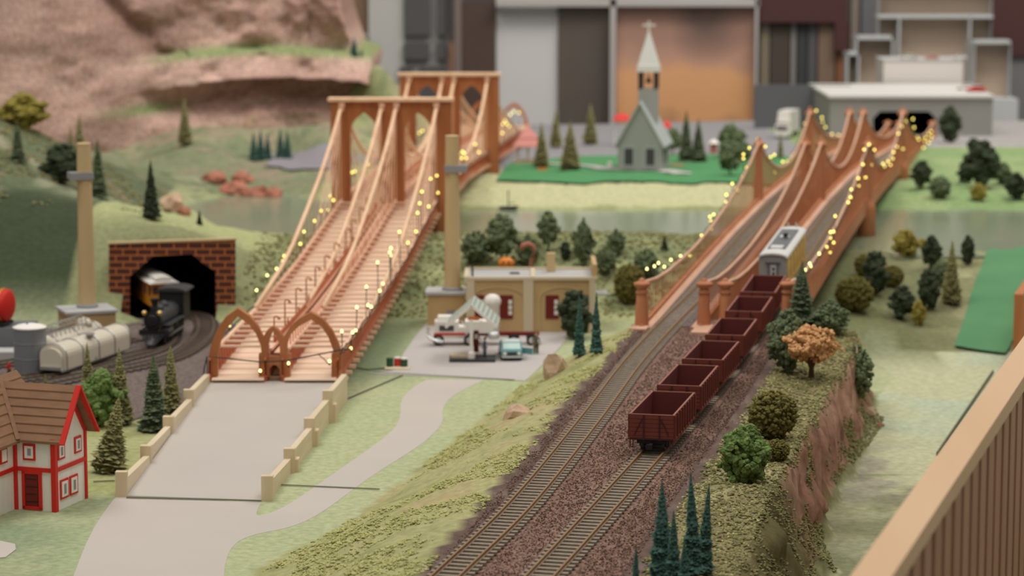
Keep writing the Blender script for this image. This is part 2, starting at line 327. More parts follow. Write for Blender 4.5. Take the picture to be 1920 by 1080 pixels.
def height(x, y, full=False):
    x = np.asarray(x, float).ravel(); y = np.asarray(y, float).ravel()
    b = base_h(x, y)
    flat = smooth(304, 298, y)                          # the boards in front are flat
    lev = np.where(x > 22, -2.5, 0.0); b = b*(1-flat) + lev*flat
    lf, lt, rt, rf = fx(L_FOOT, y), fx(L_TOP, y), fx(R_TOP, y), fx(R_FOOT, y)
    rf = rf + fbm(y*.13+4, y*0+2.5, 3)*5.0 + .6; lf = lf + fbm(y*.1+9, y*0+6.5, 3)*4.0
    rough = fbm(x*.28, y*.28, 4); fine = fbm(x*1.3, y*1.3, 3)
    u = np.clip((x-lf)/(lt-lf), 0, 1); up = u**.8; up = up*up*(3-2*up)*.65 + u*.35
    e = 5.6*up + rough*1.5*np.sin(np.pi*np.clip(u, 0, 1))**.7 + fine*.5*(u > 0)*(u < 1)
    v = np.clip((x-rt)/(rf-rt), 0, 1)
    shelf = 5.6 - .6*np.clip((x-fx(R_BAL, y))/(rt-fx(R_BAL, y)), 0, 1) + (rough*1.2+fine*.4)*(x > fx(R_BAL, y)) - .5*smooth(0, 1.2, x-lt)*smooth(0, 1.2, fx(R_BAL, y)-x)
    dn = np.clip(v/.6, 0, 1)
    cl = np.where(v < .6, shelf + (-1.2-shelf)*(dn*.45+.55*dn*dn*(3-2*dn)), -1.2 + (-2.5+1.2)*smooth(.6, 1, v)) + (rough*1.6+fine*.9)*np.sin(np.pi*v)**.5*(v > 0)
    near = smooth(215, 160, y)                          # the cliff runs out into a gentle slope nearer the camera
    vs = smooth(0, 1, v); cl = cl*(1-near*.7) + near*.7*(shelf*(1-vs) - 2.5*vs)
    emb = np.where(x < lf, b, np.where(x < lt, e, np.where(x <= rt, shelf, np.where(x < rf, cl, b))))
    end = smooth(277, 268, y)
    in_e = (x > lf) & (x < rf)
    h = np.where(in_e, b*(1-end) + emb*end, b)
    # roughness of the landscape behind
    rg = smooth(306, 318, y)*(1-smooth(425, 440, y)*smooth(-20, -8, x))
    h = h + rg*(rough*1.1 + fine*.35)
    # the yard board on the left stays flat right up to the tunnel mouth
    if full: return h, u, v, in_e, end
    return h
def H(x, y): return float(height([x], [y])[0])
def ground_at(px, py):                                  # the terrain point seen at a photo pixel
    lo = None
    for Y in np.arange(150, 560, 1.0):
        q = atY(px, py, Y)
        if q.z <= H(q.x, q.y): return q
    return atY(px, py, 480)

def make_terrain():
    xs = np.concatenate([np.arange(-128, 8, .85), np.arange(8, 42, .34), np.arange(42, 128.1, .85)]); ys = np.arange(118, 560, .85); nx, ny = len(xs), len(ys)
    X, Y = np.meshgrid(xs, ys); X = X.ravel(); Y = Y.ravel()
    Z, u, v, ine, end = height(X, Y, True)
    st_ = ine & (v > 0) & (v < .7); am = np.where(st_, np.sin(np.pi*np.clip(v/.7, 0, 1))**.5*end, 0)
    X0_ = X.copy(); X = X + am*(fbm(Y*.35, Z*.55+3, 4)*3.0 + fbm(Y*1.3, Z*1.5, 3)*1.0); Z = Z + am*fbm(Y*.5+9, X0_*.5, 3)*1.2
    def C(r, g, b):
        g_ = .3*r+.55*g+.15*b; r, g, b = [.93*(k*.84+g_*.16) for k in (r, g, b)]
        return np.array([((k/255+.055)/1.055)**2.4 for k in (r, g, b)])
    n1 = fbm(X*.06+5, Y*.06, 3)+.5; n2 = fbm(X*.5, Y*.5, 3)+.5; n3 = fbm(X*.16+40, Y*.16, 3)+.5; n4 = fbm(X*.22+11, Y*.22+3, 4)+.5; n5 = fbm(X*1.1, Y*1.1, 3)+.5
    col = np.tile(C(180,190,140), (len(X), 1))
    def mix(mask, c): 
        nonlocal col
        mk = np.clip(mask, 0, 1)[:, None]; col = col*(1-mk) + c*mk
    mix(smooth(-29, -38, X)*smooth(240, 215, Y)*.85, C(136,154,114)); mix(smooth(-30, -33, X)*smooth(212,218,Y)*smooth(258,248,Y)*.9, C(164,166,98))
    mix(smooth(.45,.65,n3)*.4, C(192,194,146))
    # valley on the right
    val = (X > 15) & (Y < 330) & ~ine; top = (X > fx(L_TOP, Y)-.6) & (X < fx(R_BAL, Y)+.8); mix(val*1.0, C(196,198,154)); mix(val*smooth(.45,.62,n1), C(186,199,166))
    # embankment grass
    emb = ine & (u < 1) & (u > 0); mix(emb*end, C(178,176,116)); mix(emb*end*smooth(.5,.75,n2)*.7, C(142,146,84)); mix(emb*end*smooth(.55,.75,n3)*.55, C(196,168,122))
    sh = ine & (X > fx(R_BAL, Y)); mix(sh*end, C(146,134,92)); mix(sh*end*smooth(.45,.7,n3)*.8, C(176,168,118)); mix(sh*end*smooth(.55,.7,n2)*.5, C(112,104,60))
    cf = ine & (v > 0.03) & (v < .68); c1 = fbm(Y*.45, Z*.6+X*.2, 4)+.5; c2 = fbm(Y*1.3+7, Z*1.5+X, 3)+.5; mix(cf*end*smooth(190,206,Y), C(186,134,110)); mix(cf*end*smooth(.5,.66,c1)*.6*smooth(190,206,Y), C(128,100,62)); mix(cf*end*smooth(.52,.7,c2)*.6, C(214,172,146)); mix(cf*end*smooth(.45,.3,c2)*.6, C(112,78,56))
    mix(cf*end*smooth(206,188,Y), C(112,104,62))
    lo = ine & (v >= .66); mix(lo*end, C(140,140,94)); mix(lo*end*smooth(.45,.6,n2)*.8, C(96,100,60)); mix(ine*end*smooth(.78,.98,v+.25*(n2-.5)), C(176,178,130))
    gr = (X > 22) & (Y < 250) & ~ine; mix(gr*smooth(.46,.56,n3)*smooth(255,235,Y)*.8, C(168,158,142)); mix(gr*smooth(.55,.7,n2)*smooth(240,200,Y)*.6, C(128,132,92))
    mix(top*end*1.0, C(112,90,80)); mix(top*end*smooth(.5,.7,n2)*.5, C(150,128,116))
    bk_ = smooth(308, 314, Y)*smooth(362, 350, Y)*(X > -34)*(X < 40); fr_ = val & (Y < 235); mix(fr_*smooth(235,215,Y)*.8, C(150,152,112)); mix(fr_*smooth(.42,.6,n4)*.6, C(120,124,84))
    # behind the boards
    bk = smooth(300, 312, Y); lft = smooth(-46.6, -49, X)
    mix(bk*(X > -34), C(172,178,120)); mix(bk*(X > -34)*smooth(.45,.65,n3)*.6, C(140,146,96))
    mix(bk*lft, C(66,78,54)); mix(bk*lft*smooth(328,340,Y), C(112,122,88)); mix(bk*smooth(330,345,Y)*lft*smooth(.45,.6,n2)*.6, C(96,108,80)); mix(bk*smooth(332,345,Y)*lft*smooth(.55,.68,n3)*.5, C(166,134,118))
    mix(bk_*smooth(.38,.6,n4)*.75, C(126,136,92)); mix(bk_*smooth(.5,.7,n5)*.5, C(98,110,70)); mix(smooth(262,275,Y)*smooth(318,300,Y)*smooth(-24,-19,X)*smooth(-6,-14,X)*.6, C(118,142,104))  # last mix: the bridge's shade painted into the grass on its right
    mid = (X > -52) & (X < -30); mix(bk*mid, C(178,184,124)); mix(bk*mid*smooth(330,318,Y)*.9, C(136,140,96))
    mix((Y > 395) & (X > -30) & (Y < 440), C(198,198,146));     mix(smooth(400,420,Y)*(X < -30)*1.0, C(136,144,106)); mix(smooth(425,445,Y)*(X < -14)*smooth(.45,.62,n4)*.8, C(166,158,122)); mix(smooth(415,430,Y)*(X < -30)*smooth(.55,.68,n3)*.6, C(172,140,124)); mix(smooth(400,420,Y)*(X < -14)*smooth(.5,.75,n5)*.55, C(96,122,86))
    mix(smooth(328,340,Y)*(X < -46)*(Y < 420)*smooth(.5,.7,n5)*.6, C(92,102,72)); mix(smooth(328,340,Y)*(X < -46)*(Y < 420)*smooth(.56,.72,n4)*.5, C(172,172,138))
    mix(smooth(436,450,Y)*(X < 5)*(X > -52)*(Z < 6.6), C(150,148,152)); mix(smooth(425,436,Y)*(X > -6), C(150,148,150))
    mix(smooth(285,310,Y)*(X > 24)*(X < 48)*(Y < 345), C(120,124,80)); rr_ = (Y > 300)*(X >= 44)*(Y < 356); mix(rr_, C(180,178,130)); mix(rr_*smooth(.4,.6,n3)*.7, C(128,130,84)); mix(rr_*smooth(.5,.68,n4)*.6, C(150,148,102)); mix(rr_*smooth(60,48,X)*.8, C(112,116,76))
    mix((Y > 388)*(X > 52), C(150,172,112)); mix((Y > 388)*(X > 52)*smooth(.45,.6,n3)*.6, C(124,160,96)); mix((Y > 478)*(X > 60), C(168,164,160))
    idx = np.arange(nx*ny).reshape(ny, nx)
    a, b, c, d = idx[:-1, :-1], idx[:-1, 1:], idx[1:, 1:], idx[1:, :-1]
    q = np.stack([a, b, c, d], -1).reshape(-1, 4)
    cx = X[q[:, 0]]; cy = Y[q[:, 0]]
    hole = (cx > -45.8) & (cx < -34.6) & (cy > 306.5) & (cy < 315) & (Z[q[:, 2]] < 8.6)
    q = q[~hole]
    me = bpy.data.meshes.new('terrain'); me.vertices.add(len(X)); me.vertices.foreach_set('co', (np.stack([X, Y, Z], -1)*CM).ravel())
    me.loops.add(q.size); me.loops.foreach_set('vertex_index', q.ravel()); me.polygons.add(len(q))
    me.polygons.foreach_set('loop_start', np.arange(0, q.size, 4)); me.polygons.foreach_set('loop_total', np.full(len(q), 4)); me.polygons.foreach_set('use_smooth', np.ones(len(q), bool))
    me.update(calc_edges=True); at_ = me.color_attributes.new('Col', 'FLOAT_COLOR', 'POINT')
    at_.data.foreach_set('color', np.concatenate([col, np.ones((len(X), 1))], 1).ravel()); me.materials.append(M['terrain'])
    o = bpy.data.objects.new('ground', me); COL.objects.link(o); return struct(o)
make_terrain()

def chaikin(p, n=3):                                    # rounds an outline; a point given twice stays sharp
    for _ in range(n):
        q = []
        for i in range(len(p)):
            a, c = p[i], p[(i+1) % len(p)]
            if a == c: q += [a, c]; continue
            sa = p[i-1] == a; sc_ = p[(i+2) % len(p)] == c
            if not sa: q.append((a[0]*.75+c[0]*.25, a[1]*.75+c[1]*.25))
            if not sc_: q.append((a[0]*.25+c[0]*.75, a[1]*.25+c[1]*.75))
        p = q
    return p
def flat_patch(name, pts, z, m, th=.12, kind='structure', close=True):
    b = MB(); pts = [q for i, q in enumerate(pts) if q != pts[i-1]]; poly = [(at(a, c, z).x, at(a, c, z).y) for a, c in pts]
    b.prism(poly, (0,0,z-th), (1,0,0), (0,1,0), (0,0,1), th+.02); o = b.build(name, m)
    if kind: o['kind'] = kind
    return o
def draped(name, poly, m, step=1.2, dz=.12, xy=True):   # a thin sheet laid over the terrain inside a plan polygon
    P = np.array(poly); x0, y0 = P.min(0); x1, y1 = P.max(0)
    from mathutils.geometry import delaunay_2d_cdt
    pts = [Vector(p) for p in poly]; n = len(pts); dense = []
    for i in range(n):
        a, c = pts[i], pts[(i+1) % n]; k = max(1, int((c-a).length/step)); dense += [a.lerp(c, j/k) for j in range(k)]
    n = len(dense)
    def ins(x, y):
        c = False
        for i in range(n):
            p, q = dense[i], dense[(i+1) % n]
            if (p.y > y) != (q.y > y) and x < (q.x-p.x)*(y-p.y)/(q.y-p.y)+p.x: c = not c
        return c
    inner = [Vector((x, y)) for x in np.arange(x0, x1, step) for y in np.arange(y0, y1, step) if ins(x, y)]
    vs, es, fs, *_ = delaunay_2d_cdt(dense+inner, [(i, (i+1) % n) for i in range(n)], [], 0, 1e-4)
    fs = [f for f in fs if ins(sum(vs[i].x for i in f)/3, sum(vs[i].y for i in f)/3)]
    hz = height([q.x for q in vs], [q.y for q in vs])
    b = MB(); b.add([(q.x, q.y, z+dz) for q, z in zip(vs, hz)], fs); return b.build(name, m, smooth=True)

# water: one level sheet, the land rises out of it
wb = MB(); wb.box((0, 390, 1.6), (250, 100, 3.6)); w_ = wb.build('water', M['water']); struct(w_)
# roads, station forecourt
RD = struct(flat_patch('road', chaikin([(120,1130),(120,1130),(165,1005),(212,936),(222,931),(222,931),(490,942),(490,942),(474,972),(530,955),(620,892),(735,812),(752,782),(750,750),(775,725),(800,712),(800,712),(908,712),(908,712),(850,740),(828,765),(832,792),(805,822),(765,850),(690,897),(600,965),(545,990),(470,1003),(435,1022),(420,1060),(418,1130),(418,1130)]), 0.0, M['road']))
struct(flat_patch('pavement', [(690,700),(740,694),(757,662),(778,632),(800,606),(1068,606),(1060,640),(1030,672),(985,714),(905,710)], 0.06, M['lot']))
struct(flat_patch('pavement', [(-60,1050),(-60,1012),(0,1014),(28,1020),(30,1030),(10,1045)], 0.06, M['road']))
# board joints (dark lines between the layout boards)
jb = MB()
for a in ([(505,910),(712,919)],[(640,754),(755,705)],[(700,699),(965,714)],[(237,935),(490,941)],[(175,905),(215,903)]):
    p, q = at(*a[0], 0), at(*a[1], 0); jb.bar((p.x,p.y,.1), (q.x,q.y,.1), .14, .06)
p, q = at(1757,853,-2.4), at(1862,698,-2.4); jb.bar((p.x,p.y,-2.3), (q.x,q.y,-2.3), .16, .3)
struct(jb.build('trim_joints', M['seam']))
# ballast beds
def bed(name, left, right, y0, y1, m, zf):
    b = MB(); ys = np.arange(y0, y1, .7); k = 22; vs = []
    for y in ys:
        a, c = fx(left, y), fx(right, y)
        for i in range(k+1):
            t = i/k; x = a + (c-a)*t; z = zf(y) + .2 - .55*abs(2*t-1)**6 + random.uniform(-.05, .05); vs.append((x + random.uniform(-.1,.1), y, z))
    n = k+1; f = [(r*n+i, r*n+i+1, (r+1)*n+i+1, (r+1)*n+i) for r in range(len(ys)-1) for i in range(k)]
    b.add(vs, f); return b.build(name, m, smooth=True)
struct(bed('ballast_ground', L_TOP, R_BAL, 126, 274, M['ballast'], lambda y: 5.27))
# yard ballast around the tunnel tracks
yp = [(-128,230),(-50,238),(-36,246),(-31,258),(-29,272),(-31,300),(-33,309),(-48,309),(-66,300),(-128,296)]
yb = MB(); yb.prism(yp, (0,0,-.1), (1,0,0), (0,1,0), (0,0,1), .25); struct(yb.build('ballast_ground', M['ballast_grey']))
# felt lawn under the church, with its path; felt strip on the right
struct(draped('lawn_ground', [(-2.5,414),(12,412),(28,413),(44,412),(55,420),(56,452),(40,462),(10,464),(0,448)], M['lawn'], 1.5, .35))
struct(draped('path', [(3,440),(8,436),(16,428),(28,424),(29,426),(18,431),(9,439),(5,442)], M['lot'], 1.0, .5))
struct(draped('road', [tuple(ground_at(a, c).xy) for a, c in ((492,316),(530,298),(580,286),(650,276),(655,300),(655,322),(570,322))], M['lot_dark'], 1.5, .3))
fb = MB(); fp = [at(1790,655,-2.3), at(1885,664,-2.3), at(2040,470,.0), at(1985,400,1.5), at(1890,455,1.5), at(1850,530,-.5)]
P = [(p.x, p.y) for p in fp]
struct(draped('felt_ground', P, M['felt'], 1.5, .35))

# ------------------------------------------------------------------ the rock wall at the back left
def cliff():
    xs = np.arange(-125, -28.3, .7); zs = np.arange(3, 50, .45); side = np.arange(0, 40, 1.2)
    vs = []; cols = []
    def C(r, g, b): return np.array([((k/255+.055)/1.055)**2.4 for k in (r, g, b)])
    cols_n = len(xs)+len(side)
    for z in zs:
        for i in range(cols_n):
            if i < len(xs): x = xs[i]; back = 0.
            else: x = xs[-1]; back = side[i-len(xs)]
            yb_ = np.interp(x, [-125,-100,-85,-74,-64,-50,-40,-28], [372,385,398,428,446,460,468,470])
            n_ = float(fbm(np.array([x*.07+3]), np.array([z*.09]), 4)[0]); n2_ = float(fbm(np.array([x*.5]), np.array([z*.5+8]), 3)[0])
            led = 22.2 + 1.0*math.sin(x*.1); under = 17.2 + .8*math.sin(x*.13+1)
            w = float(smooth(-66, -56, np.array([x]))[()]) if x > -70 else 0
            y = yb_ + .22*(z-5) - 15*n_ - 3.4*n2_
            if z > led: y += 3.5*w
            elif z > under: y += (-2.5 + 3.0*(z-under)/(led-under))*w
            else: y += 4.5*w*math.exp(-((z-under+2.5)/3.)**2) + 1.5*w
            xo = x - .9*n2_ + (3.2*w*max(0, (x+50)/22)*(1-float(smooth(led-.6, led+.4, np.array([z])))) if x > -50 else 0) - ((z-21.5)*.24 if x > -36 and z > 21.5 else 0)
            # gully streaks
            gy = math.exp(-((x - (-69+ (34-z)*.75))/2.2)**2)*(z > 22.5); y += 4.0*gy
            vs.append((xo, y + back, z))
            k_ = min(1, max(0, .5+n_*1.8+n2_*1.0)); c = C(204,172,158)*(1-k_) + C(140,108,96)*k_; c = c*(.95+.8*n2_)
            if x < -78: t_ = float(smooth(-78, -88, np.array([x]))); c = c*(1-t_) + C(92,82,72)*t_  # far left painted darker, its shade put into the rock colour
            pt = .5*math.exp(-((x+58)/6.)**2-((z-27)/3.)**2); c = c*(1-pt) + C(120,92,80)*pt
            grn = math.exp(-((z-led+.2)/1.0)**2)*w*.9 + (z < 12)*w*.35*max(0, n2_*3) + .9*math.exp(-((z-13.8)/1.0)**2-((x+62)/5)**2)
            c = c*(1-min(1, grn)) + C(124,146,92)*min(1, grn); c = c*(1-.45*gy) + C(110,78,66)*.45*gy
            cols.append(tuple(c)+(1,))
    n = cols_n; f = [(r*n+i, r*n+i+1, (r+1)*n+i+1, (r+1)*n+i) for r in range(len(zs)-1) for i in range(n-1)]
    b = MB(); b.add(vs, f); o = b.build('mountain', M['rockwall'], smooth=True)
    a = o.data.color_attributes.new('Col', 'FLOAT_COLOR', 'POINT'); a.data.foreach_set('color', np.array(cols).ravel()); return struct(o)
cliff()
# ------------------------------------------------------------------ railway tracks
def spline(pts, step):
    P = [V(*p) for p in pts]; P = [P[0]*2-P[1]] + P + [P[-1]*2-P[-2]]; out = []
    for i in range(1, len(P)-2):
        a, b, c, d = P[i-1], P[i], P[i+1], P[i+2]; n = max(2, int((c-b).length/.5))
        for k in range(n):
            t = k/n; out.append(.5*((2*b) + (c-a)*t + (2*a-5*b+4*c-d)*t*t + (3*b-a-3*c+d)*t**3))
    out.append(P[-2]); res = [out[0]]; acc = 0
    for p, q in zip(out, out[1:]):
        L = (q-p).length
        while acc + L >= step:
            t = (step-acc)/L; p = p.lerp(q, t); L = (q-p).length; acc = 0; res.append(p.copy())
        acc += L
    return res
def T(Y): return float(np.interp(Y, [269,300,330,362,395,426,465,505], [6.0,7.1,8.1,8.7,8.6,7.9,6.2,4.3]))   # rail level on the truss-pier bridge
def XL(Y): return 13.24 + .219*(Y-269)
def track(name_label, pts, tie_m, rail_m, pitch=.98, near_first=True, dark=False):
    t = thing('railway_track', name_label, 'railway track', pts[0])
    o = V(*pts[0]); path = spline(pts, pitch)
    fine = spline(pts, 1.0)
    def frame(path, i):
        d = (path[min(i+1, len(path)-1)] - path[max(i-1, 0)]).normalized(); s = V(d.y, -d.x, 0).normalized(); return d, s
    for sgn in (-1, 1):
        b = MB(); rows = []
        for i, p in enumerate(fine):
            d, s = frame(fine, i); c = p + s*sgn*.87
            prof = [(-.13,-.26),(.13,-.26),(.04,-.2),(.04,-.08),(.07,-.05),(.07,0),(-.07,0),(-.07,-.05),(-.04,-.08),(-.04,-.2)]
            rows.append([c + s*a + V(0,0,h) for a, h in prof])
        k = 10; vs = [q for r in rows for q in r]; f = [(i*k+j, i*k+(j+1) % k, (i+1)*k+(j+1) % k, (i+1)*k+j) for i in range(len(rows)-1) for j in range(k)]
        b.add(vs, f); b.build('rail', rail_m, t, o)
    tm = MB(); tm.box((0,0,-.1), (2.9,.42,.2)); first = None; rest = MB(); n = 0
    for i, p in enumerate(path):
        d, s = frame(path, i); ang = math.atan2(-d.x, d.y); c = p - V(0,0,.26)
        if c.y < 150 and near_first: use = False
        else: use = n < 96
        if use:
            if first is None: first = tm.build('sleeper', tie_m, t); so = first
            else: so = first.copy(); COL.objects.link(so); so.parent = t
            so.location = (c-o)*CM; so.rotation_euler = (math.asin(max(-1, min(1, d.z))), 0, ang + random.uniform(-.01,.01)); n += 1
        else: rest.box((c.x, c.y, c.z-.1), (2.9,.42,.2), ang)
    if rest.f:
        r = rest.build('sleeper_bed', tie_m, t, o); r['kind'] = 'stuff'
    return t
T1 = [(-14.5,122,6),(-9.2,143,6),(-4.3,164.6,6),(.67,186,6),(6.6,218.2,6),(11.2,245,6),(15.95,269,6)] + [(XL(Y)+3.17, Y, T(Y)) for Y in (285,300,330,362,395,426,465,505)] + [(XL(540)+3.17, 540, 4.2)]
T2 = [(-8.6,122,6),(-3.4,143,6),(1.69,164.6,6),(4.1,174.6,6),(10.0,199.6,6),(13.75,215.9,6),(16.6,228.7,6),(19.6,242,6),(22.6,256.5,6),(25.1,269.3,6)] + [(XL(Y)+11.68, Y, T(Y)) for Y in (285,300,330,362,395,426,465,505)] + [(XL(540)+11.68, 540, 4.2)]
track('empty model railway track running beside the red wagons onto the orange bridge', T1, M['sleeper'], M['rail'])
track('model railway track with the string of dark red wagons standing on it', T2, M['sleeper'], M['rail'])
def yz(px, py): q = at(px, py, .5); return (q.x, q.y, .62)
YA = [yz(-60,752), yz(60,724), yz(170,700), yz(250,686), yz(320,668), yz(362,645), yz(385,618), yz(378,592), (-40.5,314,.62), (-43.5,330,.62)]
YB = [yz(-60,722), yz(40,708), yz(150,690), yz(220,672), yz(290,652), yz(318,625), (-41.2,306,.62), (-42.3,314,.62), (-45.5,330,.62)]
track('curved yard track sweeping out of the brick tunnel mouth, nearest the fir trees', YA, M['sleeper_dark'], M['rail_dark'], near_first=False)
track('yard track under the black steam locomotive, coming out of the brick tunnel', YB, M['sleeper_dark'], M['rail_dark'], near_first=False)
YC = [yz(-60,690), yz(20,678), yz(100,664), yz(180,648), yz(250,632)]
track('yard track beneath the pale tank wagon by the chimney', YC, M['sleeper_dark'], M['rail_dark'], near_first=False)

# ------------------------------------------------------------------ open wagons
WL, WW = 10.1, 3.5
def make_wagon():
    t = thing('open_wagon', '', 'wagon')
    b = MB(); th = .09; z0, z1 = .95, 2.95
    b.box((0,0,z0+.05), (WW, WL, .1))
    for s in (-1, 1):
        b.box((s*(WW/2-th/2), 0, (z0+z1)/2), (th, WL, z1-z0)); b.box((0, s*(WL/2-th/2), (z0+z1)/2), (WW-2*th, th, z1-z0))
        for i in range(6):                                       # plank lines on the ends
            z = z0 + .33*(i+1); b.box((0, s*(WL/2+.008), z-.16), (WW-.02, .03, .27))
    b.build('body', M['wagon'], t)
    l = MB(); l.box((0,0,z0+.13), (WW-2*th-.02, WL-2*th-.02, .05))
    for s in (-1, 1):
        l.box((s*(WW/2-th-.02), 0, (z0+z1)/2), (.03, WL-2*th, z1-z0-.1)); l.box((0, s*(WL/2-th-.02), (z0+z1)/2), (WW-2*th-.06, .03, z1-z0-.1))
    l.build('inner_lining', M['wagon_in'], t)
    r = MB()
    for s in (-1, 1):
        r.box((s*(WW/2-.05), 0, z1+.02), (.16, WL+.06, .07)); r.box((0, s*(WL/2-.04), z1+.02), (WW-.1, .13, .07))
    r.build('rim', M['wagon_edge'], t)
    g = MB()
    for s in (-1, 1):
        for k in range(9):
            y = -WL/2 + .25 + k*(WL-.5)/8; g.box((s*(WW/2+.07), y, (z0+z1)/2-.02), (.14, .17, z1-z0))
        g.box((s*(WW/2+.05), 0, z0+.08), (.1, WL, .16))
    g.build('side_ribs', M['wagon'], t)
    bm_ = mat('wagon_brace', (70,38,36), .6)
    for s in (-1, 1):
        e = MB(); y = s*(WL/2+.05); e.box((0, y, z0+.12), (WW-.1,.06,.12))
        for q in (-1, 1):
            e.bar((q*1.35, y, z0+.45), (q*.75, y, z1-.3), .05, .11, up=(0,1,0)); e.box((q*.62, y, (z0+z1)/2), (.12,.08,z1-z0)); e.box((q*(WW/2-.08), y, z0-.25), (.07,.07,.5)); e.box((q*(WW/2-.3), y, z0-.3), (.07,.07,.6)); e.box((q*(WW/2-.19), y, z0-.52), (.3,.16,.05))
        e.build('end_bracing', bm_, t)
    u = MB(); u.box((0,0,.78), (1.2, WL-.6, .3)); 
    for s in (-1, 1): u.box((0, s*(WL/2-.35), .8), (2.4, .3, .3)); u.box((0, s*3.4, .62), (2.2,.3,.25))
    u.build('underframe', M['black'], t)
    for s in (-1, 1):
        k = MB(); c = s*3.4
        for q in (-1, 1):
            k.box((q*1.0, c, .5), (.16, 2.0, .3)); k.box((q*1.02, c, .5), (.2,.5,.5))
        bg = k.build('bogie', M['black'], t)
        for dy in (-.75, .75):
            w = MB(); w.cyl((-1.05,c+dy,.52), (1.05,c+dy,.52), .09, n=8)
            for q in (-1, 1): w.cyl((q*.8,c+dy,.52), (q*.95,c+dy,.52), .5, n=16); w.cyl((q*.72,c+dy,.52), (q*.8,c+dy,.52), .5, n=16)
            w.build('wheelset', M['iron'], bg)
        cp_ = MB(); cp_.box((0, s*(WL/2+.45), .62), (.3, 1.1, .25)); cp_.box((0, s*(WL/2+1.0), .62), (.45,.35,.38)); cp_.build('coupler', M['black'], t)
    return t
wag = make_wagon()
wfront = [(10.85,203.2),(13.75,215.9),(16.6,228.7),(19.55,242),(22.55,256.5),(25.1,269.6)]
wlab = ['frontmost of the six dark red open wagons, its plank end facing the camera','second open dark red wagon counting from the plank end','third open dark red wagon counting from the plank end','fourth open dark red wagon, between the third and the bridge posts','fifth open dark red wagon, next to last before the grey coach','open dark red wagon coupled directly to the grey coach']
def on_t2(Y):
    P = sorted([(p[1], p[0], p[2]) for p in T2]); ys = [p[0] for p in P]
    return V(np.interp(Y, ys, [p[1] for p in P]), Y, np.interp(Y, ys, [p[2] for p in P]))
for i, (x, y) in enumerate(wfront):
    a = on_t2(y); b = on_t2(y+WL*.975); c = (a+b)/2; rz = math.atan2(-(b.x-a.x), b.y-a.y); g = 'dark red open wagons on the track'
    if i == 0:
        w = wag; w.location = c*CM; w.rotation_euler = (math.atan2(b.z-a.z, b.y-a.y), 0, rz); tag(w, wlab[0], 'wagon', g)
    else: w = dup(wag, c, rz, wlab[i], g, tilt=(math.atan2(b.z-a.z, b.y-a.y), 0))
# grey coach behind the wagons
def make_coach():
    a = on_t2(282.6); b = on_t2(300.8); c = (a+b)/2; rz = math.atan2(-(b.x-a.x), b.y-a.y); L = (b-a).length
    t = thing('passenger_coach', 'grey rail coach with a glowing golden side, on the bridge behind the red wagons', 'railway coach', c, rz); t.rotation_euler[0] = math.atan2(b.z-a.z, b.y-a.y)
    W = 3.0; n = 9; arc = [(W/2*math.cos(math.pi*i/n), .42*math.sin(math.pi*i/n)) for i in range(n+1)]
    b_ = MB(); b_.prism([(-W/2,.9),(W/2,.9),(W/2,4.35)] + [(x, 4.35+z) for x, z in arc[1:-1]] + [(-W/2,4.35)], (0,-L/2,0), (1,0,0), (0,0,1), (0,1,0), L); b_.build('body', M['coach'], t)
    r = MB(); arc2 = [(x*1.07, z*1.1+.06) for x, z in arc]; r.prism([(x, 4.35+z) for x, z in arc2] + [(x*.98, 4.27+z) for x, z in reversed(arc)], (0,-L/2-.2,0), (1,0,0), (0,0,1), (0,1,0), L+.4); r.build('roof', M['coach_roof'], t, smooth=False)
    h = MB(); h.box((0,.4,4.86), (1.9, L*.72, .1)); hp = h.build('roof_hatch_panel', M['coach_dark'], t)
    k = MB(); k.box((.1,.6,5.05), (1.0,1.0,.2)); k.build('roof_cover', M['coach_roof'], t)
    k = MB(); k.box((0,-L*.3,4.95),(1.3,1.6,.12)); k.build('roof_cover', M['coach_roof'], t)
    k = MB(); k.box((.25,.3,5.3), (.45,.6,.4)); k.build('vent', M['black'], t)
    for s in (-1, 1):
        k = MB(); k.cyl((s*.45, L/2-.3, 4.7), (s*.45, L/2-.3, 5.35), .07); k.build('roof_horn', M['coach_roof'], t)
    d = MB(); d.box((0,-L/2-.06,2.45), (1.15,.12,2.7)); d.box((0,-L/2-.1,3.86), (1.6,.3,.14)); dd = d.build('end_door', M['coach_dark'], t)
    d = MB(); d.box((0.05,-L/2-.14,2.5), (.62,.06,2.2)); d.build('door_panel', M['roof_grey'], dd)
    d = MB()
    for z in (3.15, 2.65, 2.15): d.box((.08,-L/2-.18,z), (.22,.06,.26))
    d.build('door_window', M['black'], dd)
    for i in range(6):
        y = -L/2 + 1.6 + i*(L-3.2)/5; k = MB(); k.box((W/2+.02, y, 2.9), (.08, 1.9, 1.9)); k.build('window', M['gold'], t)
    k = MB(); k.box((W/2+.02,0,1.5), (.08,L-.4,.5)); k.box((W/2+.02,0,4.1), (.08,L-.4,.2)); k.build('gold_band', M['gold'], t)
    k = MB(); k.box((0,0,.72), (2.4,L-.6,.36)); k.build('underframe', M['black'], t)
    for s in (-1, 1):
        k = MB(); k.box((0,s*(L/2-3.2),.5), (2.1,3.0,.4)); bg = k.build('bogie', M['black'], t)
        for dy in (-1,1):
            w = MB()
            for q in (-1, 1): w.cyl((q*.78,s*(L/2-3.2)+dy,.55), (q*.95,s*(L/2-3.2)+dy,.55), .55, n=14)
            w.build('wheelset', M['iron'], bg)
make_coach()

